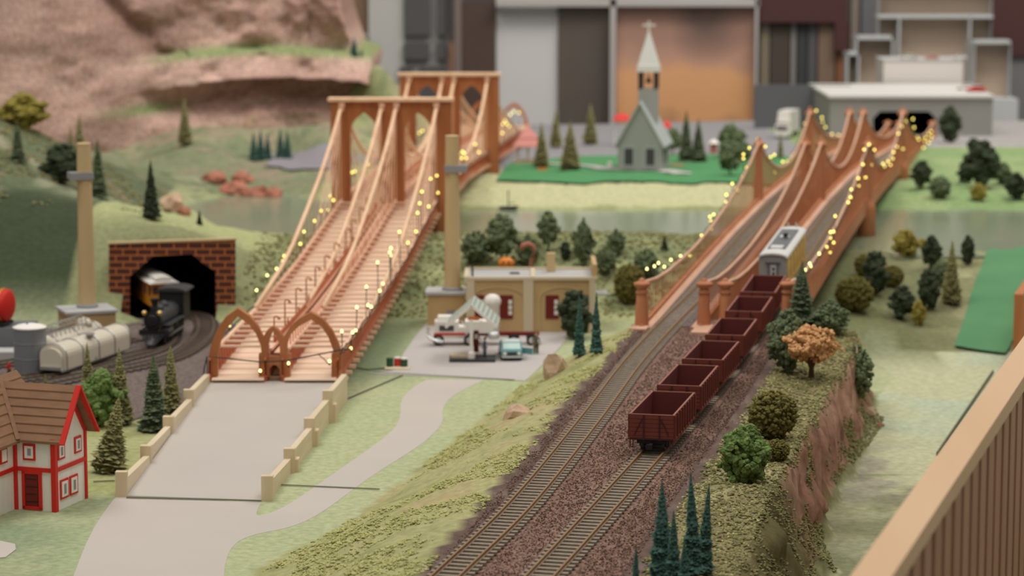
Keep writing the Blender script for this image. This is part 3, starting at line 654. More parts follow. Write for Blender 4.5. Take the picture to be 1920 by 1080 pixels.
# ------------------------------------------------------------------ turned-post rail bridge (right)
def CZR(Y):
    if Y <= 362: return float(np.interp(Y, [270,278,286,295,305,318,332,343,352,362], [9.9,9.2,8.95,9.0,9.2,9.9,11.2,12.6,14.1,16.2]))
    if Y <= 426:
        u = (Y-362)/64; return 16.2*(1-u) + 15.6*u - 4*5.9*u*(1-u)
    return float(np.interp(Y, [426,436,448,462,475,488,498,505], [15.6,12.9,10.2,8.3,7.2,6.8,7.0,7.3]))
def rail_bridge():
    o = (XL(269)+7.4, 269, 6)
    t = thing('railway_bridge', 'twin-deck orange wooden rail bridge with turned posts and swooping handrails over the water', 'bridge', o)
    ys = list(np.arange(268, 511, 2.0))
    for k, off in ((0, 0), (1, 8.5)):
        b = MB(); n = len(ys)
        vs = []
        for Y in ys:
            for x, z in ((.35,-.42),(6.0,-.42),(6.0,-.9),(.35,-.9)): vs.append((XL(Y)+off+x, Y, T(Y)+z))
        b.add(vs, [(i*4+j, i*4+(j+1) % 4, (i+1)*4+(j+1) % 4, (i+1)*4+j) for i in range(n-1) for j in range(4)] + [(3,2,1,0), (n*4-4,n*4-3,n*4-2,n*4-1)]); b.build('deck', M['rail_wood'], t, o)
        b = MB(); vs = []
        for Y in ys:
            for x, z in ((1.2,-.40),(1.45,-.34),(4.9,-.34),(5.15,-.40)): vs.append((XL(Y)+off+x, Y, T(Y)+z))
        b.add(vs, [(i*4+j+1, i*4+j, (i+1)*4+j, (i+1)*4+j+1) for i in range(n-1) for j in range(3)]); b.build('ballast', M['ballast_grey'], t, o)
        for x in (.12, 6.2):
            b = MB(); vs = []
            outer = (k == 1 and x > 1) or (k == 0 and x < 1)
            dep = -2.3
            for Y in ys:
                for dx, z in ((-.16,-.12),(.16,-.12),(.16,dep),(-.16,dep)): vs.append((XL(Y)+off+x+dx, Y, T(Y)+z))
            b.add(vs, [(i*4+j, (i+1)*4+j, (i+1)*4+(j+1) % 4, i*4+(j+1) % 4) for i in range(n-1) for j in range(4)] + [(0,1,2,3), (n*4-1,n*4-2,n*4-3,n*4-4)]); b.build('girder', M['terracotta'], t, o)
    # posts
    rows = [269, 362, 426, 505]; tops = {269: 4.9, 362: 8.7, 426: 8.8, 505: 3.9}
    def post(x, Y, h):
        big = h > 6; r = .72 if not big else .74
        zb = T(Y)-.4; bot = -.6 if not big else -min(7.0, zb+2)
        if Y == 505: bot = -2.0
        pr = [(r*1.05, bot), (r*1.02, 0), (r*.78, h*.62), (r*.72, h*.66), (r*.86, h*.68), (r*.86, h*.73), (r*.66, h*.76), (r*.66, h*.79), (r*1.12, h*.84), (r*1.2, h*.87), (r*1.15, h*.905), (r*.6, h*.93), (r*.42, h*.95), (r*.42, h*.975), (r*.15, h*1.0)]
        if big: pr = [(r*1.75, bot), (r*1.6, -1.2), (r*1.5,-.6), (r*1.0, -.1), (r*.98, .3), (r*.62, h*.78), (r*.62, h*.8), (r*1.0, h*.845), (r*1.12, h*.87), (r*1.1, h*.89), (r*.62, h*.92), (r*.3, h*.955), (r*.34, h*.97), (r*.1, h*1.0)]
        b = MB(); b.lathe((x, Y, zb), pr, 18); p = b.build('post', M['terracotta'], t, o, smooth=True); return p
    xs = (0, 6.35, 8.5, 14.85)
    for Y in rows:
        for dx in xs: post(XL(Y)+dx, Y, tops[Y])
    if True:
        for Y in (362, 426):
            for dx in (0, 8.5): b = MB(); b.bar((XL(Y)+dx, Y, T(Y)-2.0), (XL(Y)+dx+6.35, Y, T(Y)-2.0), .7, .7); b.build('cross_beam', M['terracotta'], t, o)
    # swooping handrails with balusters
    cz = CZR
    bal = []
    for dx in xs:
        for (y0, y1) in ((270,362),(362,426),(426,505)):
            yy = list(np.arange(y0+.6, y1-.5, 2.2)) + [y1-.5]
            b = MB(); b.tube([(XL(y)+dx, y, cz(y)) for y in yy], .2, 6); b.build('handrail', M['rail_wood'], t, o, smooth=True)
            y = y0 + 1.6
            while y < y1-.8:
                b = MB(); z0_, z1_ = T(y)-.35, cz(y)+.02; b.lathe((XL(y)+dx, y, 0), [(.14,z0_),(.14,z0_+.3),(.06,z0_+.36),(.06,z1_)], 6); bal.append(b); y += 1.35
    parts('baluster', bal, M['terracotta'], t, o)
    # abutment slab between the decks at the near end
    for c_, d_ in (((XL(266)+7.4, 266.2, 5.5), (3.2, 5.5, .5)), ((XL(268)-.1, 267.4, 5.45), (1.7,2.4,.5)), ((XL(268)+15, 268, 5.4), (1.7,2.0,.5))):
        b = MB(); b.box(c_, d_, -.2); b.build('abutment', M['rail_wood'], t, o)
rail_bridge()

# ------------------------------------------------------------------ suspension road bridge (left)
def XC(Y): return -23.2 + .0775*(Y-258)
_B = ([256,272,297,329,345,352,388,426,520],[1.85,2.6,3.9,6.5,8.0,8.2,8.5,7.0,3.2]); _S = ([256,286,299,313,324,338,352,388,426,520],[4.5,5.2,5.8,6.6,7.6,8.8,9.9,10.3,9.0,5.6])
def Bz(Y): return float(np.interp(Y, *_B))
def Sz(Y): return float(np.interp(Y, *_S))
def road_bridge():
    o = (XC(258), 258, 1.9)
    t = thing('suspension_bridge', 'orange wooden suspension bridge with two gothic window towers and a slatted double roadway', 'bridge', o)
    ys = list(np.arange(257, 521, 3.0)) + [520.5]; n = len(ys)
    slats = []; rods = []; stays = []
    for s in (-1, 1):
        a, c = (-6.1, -1.0) if s < 0 else (1.0, 6.1)
        b = MB(); vs = []
        for Y in ys:
            for x, z in ((a,.3),(c,.3),(c,.1),(a,.1)): vs.append((XC(Y)+x, Y, Bz(Y)+z))
        b.add(vs, [(i*4+j, i*4+(j+1) % 4, (i+1)*4+(j+1) % 4, (i+1)*4+j) for i in range(n-1) for j in range(4)] + [(3,2,1,0)])
        y = 257.5
        while y < 520: b.box((XC(y)+(a+c)/2, y, Bz(y)+.33), (5.1, 2.2, .1), M=Matrix.Rotation(math.atan((Bz(y+1)-Bz(y-1))/2), 3, 'X')); y += 2.5
        b.build('roadway', M['deck_wood'], t, o)
        y = 262
        while y < 519: b = MB(); b.box((XC(y)+(a+c)/2, y, Sz(y)), (5.7, .30, .2)); slats.append(b); y += 2.75
        for x in (a-.15, c+.15):
            b = MB(); nn = len(ys)
            for i in range(nn-1):
                Y, Y2 = ys[i], ys[i+1]
                b.bar((XC(Y)+x, Y, Bz(Y)+.35), (XC(Y2)+x, Y2, Bz(Y2)+.35), .3, .6)
            y = 257.6
            while y < 519:
                b.bar((XC(y)+x, y, Bz(y)+.2), (XC(y)+x, y, Sz(y)-.1), .22, .34, up=(0,1,0)); y += 1.37
            for i in range(0, nn-1):
                Y, Y2 = ys[i], ys[i+1]
                b.bar((XC(Y)+x, Y, Bz(Y)+.4), (XC(Y2)+x, Y2, Sz(Y2)-.3), .12, .3); b.bar((XC(Y)+x, Y, Sz(Y)-.3), (XC(Y2)+x, Y2, Bz(Y2)+.4), .12, .3)
            for i in range(0, nn-1):
                Y, Y2 = ys[i], ys[i+1]; n0 = len(b.v)
                b.add([(XC(Y)+x-.06,Y,Bz(Y)+.2),(XC(Y)+x-.06,Y,Sz(Y)-.5),(XC(Y2)+x-.06,Y2,Sz(Y2)-.5),(XC(Y2)+x-.06,Y2,Bz(Y2)+.2),(XC(Y)+x+.06,Y,Bz(Y)+.2),(XC(Y)+x+.06,Y,Sz(Y)-.5),(XC(Y2)+x+.06,Y2,Sz(Y2)-.5),(XC(Y2)+x+.06,Y2,Bz(Y2)+.2)], [(3,2,1,0),(4,5,6,7),(1,2,6,5),(0,4,7,3)])
            tr = b.build('truss', M['cedar_y'], t, o)
            b = MB()
            for i in range(1, nn-1):
                Y, Y2 = ys[i], ys[i+1]; b.bar((XC(Y)+x, Y, Sz(Y)+.02), (XC(Y2)+x, Y2, Sz(Y2)+.02), .36, .3)
            b.build('top_chord', M['cedar_pale'], tr, o)
    parts('cross_slat', slats, M['deck_wood'], t, o)
    y = 258.6; L = []
    while y < 519: b = MB(); b.box((XC(y), y, Bz(y)+.02), (14.1, .42, .34)); L.append(b); y += 2.75
    parts('floor_beam', L, M['cedar_pale'], t, o)
    # raised footpath between the roadways, rail with pickets
    b = MB()
    for Y, Y2 in zip(ys[1:], ys[2:]): b.bar((XC(Y)+.15, Y, Sz(Y)-.35), (XC(Y2)+.15, Y2, Sz(Y2)-.35), 1.3, .16)
    b.build('footpath', M['cedar_pale'], t, o)
    b = MB()
    for Y, Y2 in zip(ys[2:], ys[3:]): b.bar((XC(Y)-.85, Y, Sz(Y)+.35), (XC(Y2)-.85, Y2, Sz(Y2)+.35), .12, .75)
    y = 264
    while y < 352: b.box((XC(y)-.85, y, Sz(y)+.9), (.14,.2,.6)); y += 7
    b.build('footpath_rail', M['cedar_y'], t, o)
    y = 262; L = []
    while y < 519: b = MB(); b.box((XC(y)+.85, y, Sz(y)+.55), (.09,.12,1.15)); L.append(b); y += 1.6
    parts('picket', L, M['cedar_y'], t, o)
    # lamp posts
    for px, py in ((514,597),(534,566),(555,539),(574,514),(591,490),(609,466),(627,445),(648,426),(659,403),(674,382),(687,364)):
        q = at_plane(px, py, XC(258)-.95, 258, .0775); Y = q.y; z = min(q.z, Sz(Y)+3.1); x = XC(Y)-.95
        b = MB(); b.cyl((x,Y,Sz(Y)), (x,Y,z), .09, .07, 8); b.tube([(x,Y,z),(x+.03,Y,z+.18),(x+.25,Y-.02,z+.22),(x+.5,Y-.03,z+.1)], .08, 6); b.cyl((x+.5,Y-.03,z+.12), (x+.5,Y-.03,z-.1), .1, .2, 8)
        b.build('lamp_post', M['cedar_z'] , t, o)
    # towers
    for Y, dz in ((350, 0), (426, -1.45)):
        xc = XC(Y)+.2; zb = 5.0+dz; zt = 22.7+dz; W = 7.95
        def win(c, hw, zlo, zap):
            sp = zap-2.6; L = [(c-hw, zlo), (c+hw, zlo)]
            for k in range(7): u = k/6; L.append((c+hw*(1-u**1.7)*1.0 if k < 6 else c, sp+(zap-sp)*(u**.8)))
            for k in range(5, -1, -1): u = k/6; L.append((c-hw*(1-u**1.7), sp+(zap-sp)*(u**.8)))
            return L
        b = MB(); b.holed([(-W,zb),(W,zb),(W,zt),(-W,zt)], [win(-3.55,1.8,zb+.6,21.2+dz), win(3.55,1.8,zb+.6,21.2+dz)], (xc,Y-.6,0), (1,0,0), (0,0,1), (0,1,0), 1.2)
        tw = b.build('tower', M['cedar_z'], t, o)
        for x in (-6.9, 0, 6.9):
            for sy in (-1, 1): b = MB(); b.box((xc+x, Y+sy*.85, (zb+zt)/2), (1.9,.5,zt-zb)); b.build('pilaster', M['cedar_z'], tw, o)
        b = MB(); b.box((xc, Y, zt+.2), (16.5, 2.9, .4)); b.build('cap', M['dowel'], tw, o)
        for x in (-6.2,-.95,.95,6.2):
            b = MB(); b.box((XC(Y)+x, Y-1.3, zt-.45), (.75,1.0,.45)); b.box((XC(Y)+x, Y-1.3, zt-.95), (.55,.9,.5)); b.build('cable_saddle', M['cedar_pale'], tw, o)
    side = ([283,300,308,319,330,339,346,349.5],[5.4,7.4,8.9,11.7,14.8,17.8,20.6,22.2])
    def cab(x, pts, r=.26):
        b = MB(); b.tube([(XC(y)+x, y, z) for y, z in pts], r, 8); b.build('main_cable', M['dowel'], t, o, smooth=True)
        P0, P1 = pts[0][0], pts[-1][0]; y = P0 + 2
        zz = [p[1] for p in pts]; yy = [p[0] for p in pts]
        while y < P1-1:
            z = float(np.interp(y, yy, zz))
            if z > Sz(y)+.4: b = MB(); b.cyl((XC(y)+x, y, Sz(y)), (XC(y)+x, y, z), .06, n=5); rods.append(b)
            y += 2.75
    for x in (-6.25,-.95,.95,6.25):
        h1 = cab(x, list(zip(*side)))
        h2 = cab(x, [(y, 22.2 - 0.75*(y-350)/38 - 9.4*(1-((y-388)/38)**2)) for y in np.arange(350, 426.5, 3.8)])
        h3 = cab(x, [(426+u*66, 20.7 - 13.7*u**.75) for u in np.linspace(0, 1, 9)])
        for yy in (343, 337, 331, 325): b = MB(); stays.append(b); b.cyl((XC(349)+x, 349, 21.9), (XC(yy)+x, yy, Sz(yy)), .07, n=5)
        for yy in (357, 363, 369): b = MB(); stays.append(b); b.cyl((XC(351)+x, 351, 21.9), (XC(yy)+x, yy, Sz(yy)), .07, n=5)
    parts('suspender', rods, M['dowel'], t, o); parts('stay_rod', stays, M['cedar_pale'], t, o)
    # gothic entrance arches, same outline at both ends
    def aw(px, py): q = atY(px, py, 258); return (q.x - XC(258), q.z)
    outer = [(391,706),(392,668),(398,640),(408,616),(424,593),(447,577),(468,591),(484,610),(494,631),(501,619),(513,610),(524,619),(532,632),(545,611),(562,596),(584,584),(606,597),(623,618),(634,640),(641,662),(642,745),(622,745),(622,706),(545,709),(545,707),(486,707),(486,706)]
    h1 = [(409,702),(409,668),(414,641),(425,617),(447,592),(468,607),(481,625),(490,648),(491,662),(486,663),(486,702)]
    h2 = [(504,667),(504,645),(507,633),(513,618),(520,632),(525,645),(526,667)]
    h4 = [(506,702),(506,690),(512,683),(519,683),(525,690),(525,702)]
    h3 = [(545,702),(545,662),(539,660),(539,645),(545,627),(560,611),(584,598),(603,611),(616,630),(625,654),(627,661),(622,663),(622,702)]
    c = lambda L: [aw(*p) for p in L]
    for Y, dz, w in ((258, 0, 1), (520.5, Bz(520)-1.9, .93)):
        b = MB(); sc = lambda L: [(x*w, max(z, .05 if Y < 300 else -99)) for x, z in c(L)]
        oo = [(391,704),(392,668),(398,640),(408,616),(424,593),(447,577),(468,591),(484,610),(494,631),(501,619),(513,610),(524,619),(532,632),(545,611),(562,596),(584,584),(606,597),(623,618),(634,640),(641,662),(642,748),(622,748),(622,663),(627,661),(625,654),(616,630),(603,611),(584,598),(560,611),(545,627),(539,645),(539,660),(545,662),(545,705),(525,705),(525,690),(519,683),(512,683),(506,690),(506,705),(486,705),(486,663),(491,662),(490,648),(481,625),(468,607),(447,592),(425,617),(414,641),(409,668),(409,704)]
        oo_ = [(391,700.5),(392,668),(398,640),(408,616),(424,593),(447,577),(468,591),(484,610),(494,631),(501,619),(513,610),(524,619),(532,632),(545,611),(562,596),(584,584),(606,597),(623,618),(634,640),(641,662),(642,748),(624,748),(623,708.5),(391,708.5)]
        b.holed(sc(oo), [sc(h2)] if 1 else [sc([(409,700),(409,668),(414,641),(425,617),(447,592),(468,607),(481,625),(490,648),(491,662),(486,663),(486,700)]), sc(h2), sc(h4), sc([(545,700),(545,662),(539,660),(539,645),(545,627),(560,611),(584,598),(603,611),(616,630),(625,654),(627,661),(622,663),(622,700)])],
                (XC(Y), Y-.5, dz), (1,0,0), (0,0,1), (0,1,0), 1.0); b.build('entrance_arch', M['cedar_z'], t, o)
    b = MB(); q = at(644,752,0); b.bar((q.x-.1, q.y-1, 0), (q.x-.6, 258, 3.0), .5, 1.0); b.build('brace', M['cedar_z'], t, o)
road_bridge()

# ------------------------------------------------------------------ approach ramp
def ramp():
    a, b_, c, d = at(237,932,0), at(490,940,0), V(-16.95,257.3,1.95), V(-29.55,257.3,1.95)
    t = thing('bridge_ramp', 'grey painted approach ramp with stepped pale wooden side walls leading up to the bridge', 'ramp', a)
    m = MB(); m.add([a+V(0,0,.12), b_+V(0,0,.12), c, d, a+V(0,0,.02), b_+V(0,0,.02), V(c.x,c.y,.02), V(d.x,d.y,.02)], [(0,1,2,3),(4,7,6,5),(0,4,5,1),(1,5,6,2),(2,6,7,3),(3,7,4,0)]); m.build('ramp_surface', M['ramp'], t, a)
    e1 = at(237,932,0); f1 = V(-29.4,257,0); e2 = at(492,940,0); f2 = V(-16.8,257,0)
    for (p, q, side) in ((e1, f1, -1), (e2, f2, 1)):
        for k in range(4):
            u0, u1 = k/4, (k+1)/4; P0 = p.lerp(q, u0); P1 = p.lerp(q, u1); out = V(side*.3, 0, 0); stp = V(side*.22*k*.0, 0, 0)
            m = MB(); zr = 1.95*u0; h0 = 1.0 + 1.95*u0 + (.55 if k == 0 else .35); h1 = .75 + 1.95*u1
            m.prism([(0,0),((P1-P0).length,0),((P1-P0).length,h1),(.9,h0-.05),(0,h0-.05)], P0+out-V(.28,0,0)+V(side*.12*(k % 2),0,0), (P1-P0).normalized(), (0,0,1), (1,0,0), .55); w = m.build('side_wall', M['pine_y'], t, a)
            m = MB(); hh = h0 + (.55 if k == 0 else .25); m.box((P0.x+out.x+side*.1, P0.y+.3, hh/2), (.95,.75,hh)); m.build('wall_post', M['pine_z'], t, a)
            if k and side > 0:
                m = MB(); m.box((P0.x+out.x+.62, P0.y+.8, h0*.3), (.5,1.3,h0*.6)); m.build('buttress', M['pine_z'], t, a)
ramp()
# ------------------------------------------------------------------ brick tunnel portal, tunnel lining
t = thing('tunnel_portal', 'brick-patterned tunnel portal board with an eight-sided mouth at the foot of the hill', 'tunnel portal', (-39.5,309.5,0))
def P9(px, py): q = atY(px, py, 309); return (q.x, max(q.z, .02))
b = MB(); b.holed([P9(204,604), P9(204,459), P9(441,451), P9(441,604)], [[P9(243,600), P9(243,519), P9(288,480), P9(361,477), P9(379,493), P9(404,509), P9(404,600)]], (0,309,0), (1,0,0), (0,0,1), (0,1,0), .5); b.build('portal_board', M['brick'], t, (-39.5,309.5,0))
q0, q1 = P9(201,458), P9(443,450); b = MB(); b.bar((q0[0],309.3,q0[1]+.1), (q1[0],309.3,q1[1]+.1), .9, .22); b.build('coping', M['stack'], t, (-39.5,309.5,0))
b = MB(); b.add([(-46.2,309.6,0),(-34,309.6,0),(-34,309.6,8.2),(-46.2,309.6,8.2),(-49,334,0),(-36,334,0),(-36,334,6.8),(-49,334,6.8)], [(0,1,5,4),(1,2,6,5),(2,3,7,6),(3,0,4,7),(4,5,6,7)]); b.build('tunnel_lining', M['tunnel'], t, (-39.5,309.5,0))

# ------------------------------------------------------------------ steam locomotive and orange coach in the tunnel
def loco():
    a = V(-39.2, 286.5, .62); c = V(-37.3, 303, .62); d = (c-a).normalized(); rz = math.atan2(-d.x, d.y); o = a
    t = thing('steam_locomotive', 'black steam locomotive with brass lamps coming out of the brick tunnel', 'locomotive', o, rz, sc=1.13)
    b = MB(); b.cyl((0,.9,2.35), (0,8.2,2.35), .78, .9, 20); b.build('boiler', M['iron'], t, smooth=False)
    b = MB(); b.cyl((0,.35,2.35), (0,.95,2.35), .86, .86, 20); b.cyl((0,.2,2.35), (0,.36,2.35), .5, .62, 16); b.cyl((0,.12,2.35),(0,.22,2.35),.14,n=8); b.build('smokebox', M['black'], t)
    b = MB(); b.lathe((0,1.4,3.0), [(.34,0),(.3,.3),(.28,.8),(.42,1.25),(.46,1.4),(.3,1.42)], 14); b.build('chimney', M['black'], t)
    for y, h in ((3.2,.55),(5.0,.65)):
        b = MB(); b.lathe((0,y,3.05), [(.46,0),(.44,h*.5),(.3,h*.85),(.05,h)], 14); b.build('dome', M['iron'], t)
    b = MB(); b.box((0,9.3,2.7), (2.5,2.6,3.0)); b.box((0,8.0,3.3),(1.9,.2,1.2)); cb = b.build('cab', M['black'], t)
    b = MB(); arc = [(1.55*math.cos(math.pi*i/8), .38*math.sin(math.pi*i/8)) for i in range(9)]; b.prism(arc, (0,7.7,4.15), (1,0,0), (0,0,1), (0,1,0), 3.6); b.build('cab_roof', M['dark'], cb)
    for s in (-1, 1):
        b = MB(); b.box((s*.7,7.97,3.5), (.5,.06,.6)); b.build('cab_window', M['glass_dark'], cb)
        b = MB(); b.box((s*1.28,.5,.3), (.1,.1,.1)); b.cyl((s*1.05,1.2,1.1), (s*1.05,3.0,1.1), .42, n=14); b.build('cylinder', M['iron'], t)
        b = MB(); b.box((s*1.25,4.9,.72), (.12,6.0,.16)); b.build('side_rod', M['silver'], t)
        for y in (4.2,6.2,8.2):
            b = MB(); b.cyl((s*.82,y,.85), (s*1.02,y,.85), .85, n=18); b.cyl((s*1.02,y,.85),(s*1.1,y,.85), .25, n=8); b.build('wheel', M['black'], t)
        for y in (1.4,2.6):
            b = MB(); b.cyl((s*.82,y,.45), (s*1.0,y,.45), .45, n=14); b.build('wheel', M['black'], t)
        b = MB(); b.box((s*.95,4.6,1.75), (.9,6.2,.12)); b.build('running_board', M['iron'], t)
        b = MB(); b.lathe((s*.75,.25,2.95), [(.1,0),(.2,.05),(.24,.3),(.12,.42)], 10); b.build('marker_lamp', M['brass'], t)
        b = MB(); b.cyl((s*.6,.5,1.4), (s*.35,3.2,3.0), .05, n=6); b.build('stay', M['brass'], t)
    b = MB(); b.box((0,.5,1.2), (2.7,.35,.5)); b.build('buffer_beam', M['black'], t)
    b = MB()
    for i in range(7):
        x = -1.1+i*.366; b.bar((x*.35,-.55,.15), (x,.4,1.0), .1, .12)
    b.bar((-1.15,.38,1.0),(1.15,.38,1.0),.14,.14); b.bar((-.4,-.55,.15),(.4,-.55,.15),.14,.12); b.build('cowcatcher', M['iron'], t)
    b = MB(); b.box((0,.9,3.35), (.5,.5,.5)); b.cyl((0,.68,3.35),(0,.5,3.35),.2,n=12); b.build('headlamp', M['black'], t)
    b = MB(); b.box((0,5.2,1.35), (1.4,9.2,.7)); b.build('frame', M['black'], t)
    # tender-less passenger coach
    t = thing('passenger_coach', 'orange wooden coach with a white roof half hidden in the dark tunnel', 'railway coach', (-40.3,306.5,.62), .36)
    L = 11; W = 3.1
    b = MB(); b.box((0,L/2+.4,2.65), (W,L-1.0,2.7)); b.build('body', M['orange_car'], t)
    arc = [(1.75*math.cos(math.pi*i/8), .3*math.sin(math.pi*i/8)) for i in range(9)]
    b = MB(); b.prism(arc, (0,-.2,4.0), (1,0,0), (0,0,1), (0,1,0), L+.4); arc2 = [(1.0*math.cos(math.pi*i/8), .3*math.sin(math.pi*i/8)) for i in range(9)]
    b.box((0,L/2+.3,4.3), (1.9,L-.8,.45)); b.prism(arc2, (0,.3,4.5), (1,0,0), (0,0,1), (0,1,0), L-.8); b.build('roof', M['white'], t)
    for i in range(5):
        for s in (-1,1): b = MB(); b.box((s*(W/2+.01), 1.3+i*2.05, 3.1), (.06,.95,1.1)); b.build('window', M['glass_dark'], t)
    for s in (-1,1):
        b = MB(); b.box((s*.9,.87,3.1),(.6,.06,.9)); b.build('end_window', M['glass_dark'], t)
    b = MB(); b.box((0,L/2,1.1),(2.6,L-.6,.4)); b.box((0,.3,1.25),(2.9,1.2,.15)); b.build('underframe', M['black'], t)
    b = MB(); b.box((0,3,.5),(2.1,3,.7)); b.build('bogie', M['black'], t)
    b = MB(); b.box((0,8.5,.5),(2.1,3,.7)); b.build('bogie', M['black'], t)
loco()

# ------------------------------------------------------------------ smokestack houses
def stackhouse(label, slab, hx, hy, w, d, h, cx, cy, top, band, bside, rz, door):
    t = thing('power_house', label, 'building', (hx, hy, 0), rz); c, s = math.cos(rz), math.sin(rz)
    b = MB(); b.box((0,0,h/2), (w,d,h)); b.build('walls', M['tan'], t)
    b = MB(); b.box((0,0,h+.14), (w+.5,d+.5,.28)); b.build('roof', M['roof_grey'], t)
    b = MB(); b.box((0,0,h+.25), (w+.3,d+.3,.1)); b.build('roof_sheet', M['roof_grey'], t)
    dx, dy = cx-hx, cy-hy; lx, ly = dx*c+dy*s, -dx*s+dy*c
    b = MB(); b.lathe((lx,ly,h+.25), [(1.15,0),(1.1,.35),(.95,.4),(.78,top-h-.6),(.80,top-h-.3),(.76,top-h-.25)], 20); ch = b.build('chimney', M['stack'], t, smooth=False)
    b = MB(); b.lathe((lx,ly,h+.25), [(1.22,0),(1.2,.3),(1.0,.42)], 20); b.build('chimney_foot', M['grey'], ch)
    b = MB(); b.box((lx+bside*.45,ly,band), (2.6,2.0,.75)); b.build('clamp_band', M['band'], ch)
    if door: b = MB(); b.box((door,-d/2-.03,.95), (.85,.1,1.8)); b.build('door', M['grey'], t)
    return t
stackhouse('tan boiler house with a tall smokestack standing beside the tank wagon and brick tunnel', 0, -47.5, 294.5, 5.4, 5.0, 3.3, -47.5, 295, 22.0, 18.4, -1, .38, 0)
stackhouse('tan boiler house with a tall smokestack and grey door at the end of the factory', 0, -7.6, 306.3, 4.3, 4.4, 3.65, -6.9, 306, 21.9, 18.1, 1, 0, .55)

# factory
def factory():
    o = (1.9, 303.5, 0); t = thing('factory', 'long tan factory with two arched bays, red windows and a flat grey roof', 'building', o)
    W, D, Hh = 14.6, 8.2, 6.1; x0, x1, y0, y1 = -5.2, 9.4, 299.4, 307.4
    b = MB(); b.box(((x0+x1)/2,(y0+y1)/2,Hh/2), (x1-x0,y1-y0,Hh)); b.build('walls', M['tan'], t, o)
    b = MB(); b.box(((x0+x1)/2,(y0+y1)/2,Hh+.02), (x1-x0-.4,y1-y0-.4,.1)); b.build('roof', M['roof_grey'], t, o)
    b = MB(); xm = 2.4
    for p, q in (((x0-.1,y0),(x1+.1,y0)),((x0-.1,y1),(x1+.1,y1)),((x0,y0),(x0,y1)),((x1,y0),(x1,y1)),((xm,y0),(xm,y1))): b.bar((p[0],p[1],Hh+.12), (q[0],q[1],Hh+.12), .5, .36)
    b.build('parapet', M['tan_lt'], t, o)
    b = MB(); b.box((x1,303.6,Hh+.9), (.5,7.6,1.5)); b.build('end_parapet', M['tan'], t, o)
    for x, w in ((x0+.5,.9),(xm-.55,1.15),(x1-.3,.7)):
        b = MB(); b.box((x,y0-.1,Hh/2), (w,.25,Hh)); b.build('pilaster', M['tan_lt'], t, o)
    for c_, w in ((-1.55,6.0),(5.7,5.2)):
        b = MB(); L = [(c_+w/2*math.cos(u), 3.9+1.35*math.sin(u)) for u in np.linspace(0, math.pi, 15)]
        for p, q in zip(L, L[1:]): b.bar((p[0],y0-.06,p[1]), (q[0],y0-.06,q[1]), .12, .12)
        b.bar((c_-w/2,y0-.06,.3),(c_-w/2,y0-.06,3.9),.12,.12,up=(0,1,0)); b.bar((c_+w/2,y0-.06,.3),(c_+w/2,y0-.06,3.9),.12,.12,up=(0,1,0)); b.build('bay_arch', M['stack'], t, o)
    for wx in (-3.9,-.65,4.55,7.9):
        b = MB(); b.box((wx,y0-.04,2.95), (1.5,.12,2.7)); w_ = b.build('window', M['red_dark'], t, o)
        b = MB()
        for k in range(3): b.box((wx+.45,y0-.13,2.3+k*.62), (.4,.06,.48))
        b.build('pane', M['off_white'], w_, o)
    b = MB(); b.box((4.5,305.5,Hh+1.1), (1.0,1.0,2.3)); b.build('chimney', M['stack'], t, o)
    b = MB(); b.cyl((-4.5,300.6,Hh), (-4.5,300.6,Hh+1.5), .12, n=8); b.build('vent_pipe', M['dark'], t, o)
    b = MB(); b.box((.3,303.6,Hh+.15), (1.1,.5,.18)); b.build('hatch', M['dark'], t, o)
    b = MB(); b.box((x1+.8,302,4.2), (1.4,3,.2)); b.build('awning', M['roof_grey'], t, o)
factory()

# ------------------------------------------------------------------ tank farm on the left
def lying_tank(name, label, a, c, r, z, m, ribs, cat='tank wagon', straps=True):
    a, c = V(*a), V(*c); d = c-a; L = d.length; rz = math.atan2(-d.x, d.y); t = thing(name, label, cat, a, rz)
    b = MB(); pr = [(0.05,-.45),(r*.55,-.36),(r*.85,-.18),(r,0),(r,L),(r*.85,L+.18),(r*.55,L+.36),(.05,L+.45)]
    b.lathe((0,0,z), pr, 22, M=Matrix.Rotation(-math.pi/2, 3, 'X')); b.build('barrel', m, t, smooth=True)
    for i in range(ribs):
        y = L*(i+.15)/(ribs-.7); b = MB(); b.tube([(math.cos(u)*(r+.05), y, z+math.sin(u)*(r+.05)) for u in np.linspace(-.4*math.pi, 1.4*math.pi, 22)], .09, 5); b.build('band', M['silver'], t)
    return t, L
a_, c_ = V(-47.3,269.5,.5), V(-42.3,284.5,.5); d_ = c_-a_; L = d_.length
t = thing('tank_wagon', 'pale cream tank wagon with vertical bands beside the round grey silo', 'tank wagon', a_, math.atan2(-d_.x, d_.y))
loaf = [(-1.5,.35),(1.5,.35)] + [(1.5*math.cos(u), 1.75+1.2*math.sin(u)) for u in np.linspace(0, math.pi, 13)]
b = MB(); b.prism(loaf, (0,.5,0), (1,0,0), (0,0,1), (0,1,0), L-1)
for s_, y_ in ((-1,.5),(1,L-.5)):
    n_ = len(b.v); b.prism([(x*.82, .35+(z-.35)*.88) for x, z in loaf], (0, y_-(.45 if s_ < 0 else 0), 0), (1,0,0), (0,0,1), (0,1,0), .45)
b.build('barrel', M['cream_tank'], t)
for k in range(5):
    b = MB(); y_ = .7+k*(L-1.4)/4; b.tube([(1.53,y_,.4)]+[(1.54*math.cos(u), y_, 1.75+1.24*math.sin(u)) for u in np.linspace(0, math.pi, 13)]+[(-1.53,y_,.4)], .08, 5); b.build('band', M['silver'], t)
b = MB(); b.box((0,L/2,.6), (2.2,L+.6,.3)); b.build('frame', M['silver'], t)
b = MB(); b.bar((1.45,-.3,.35),(1.45,L+.6,.35),.12,.14); b.build('side_rail', M['silver'], t)
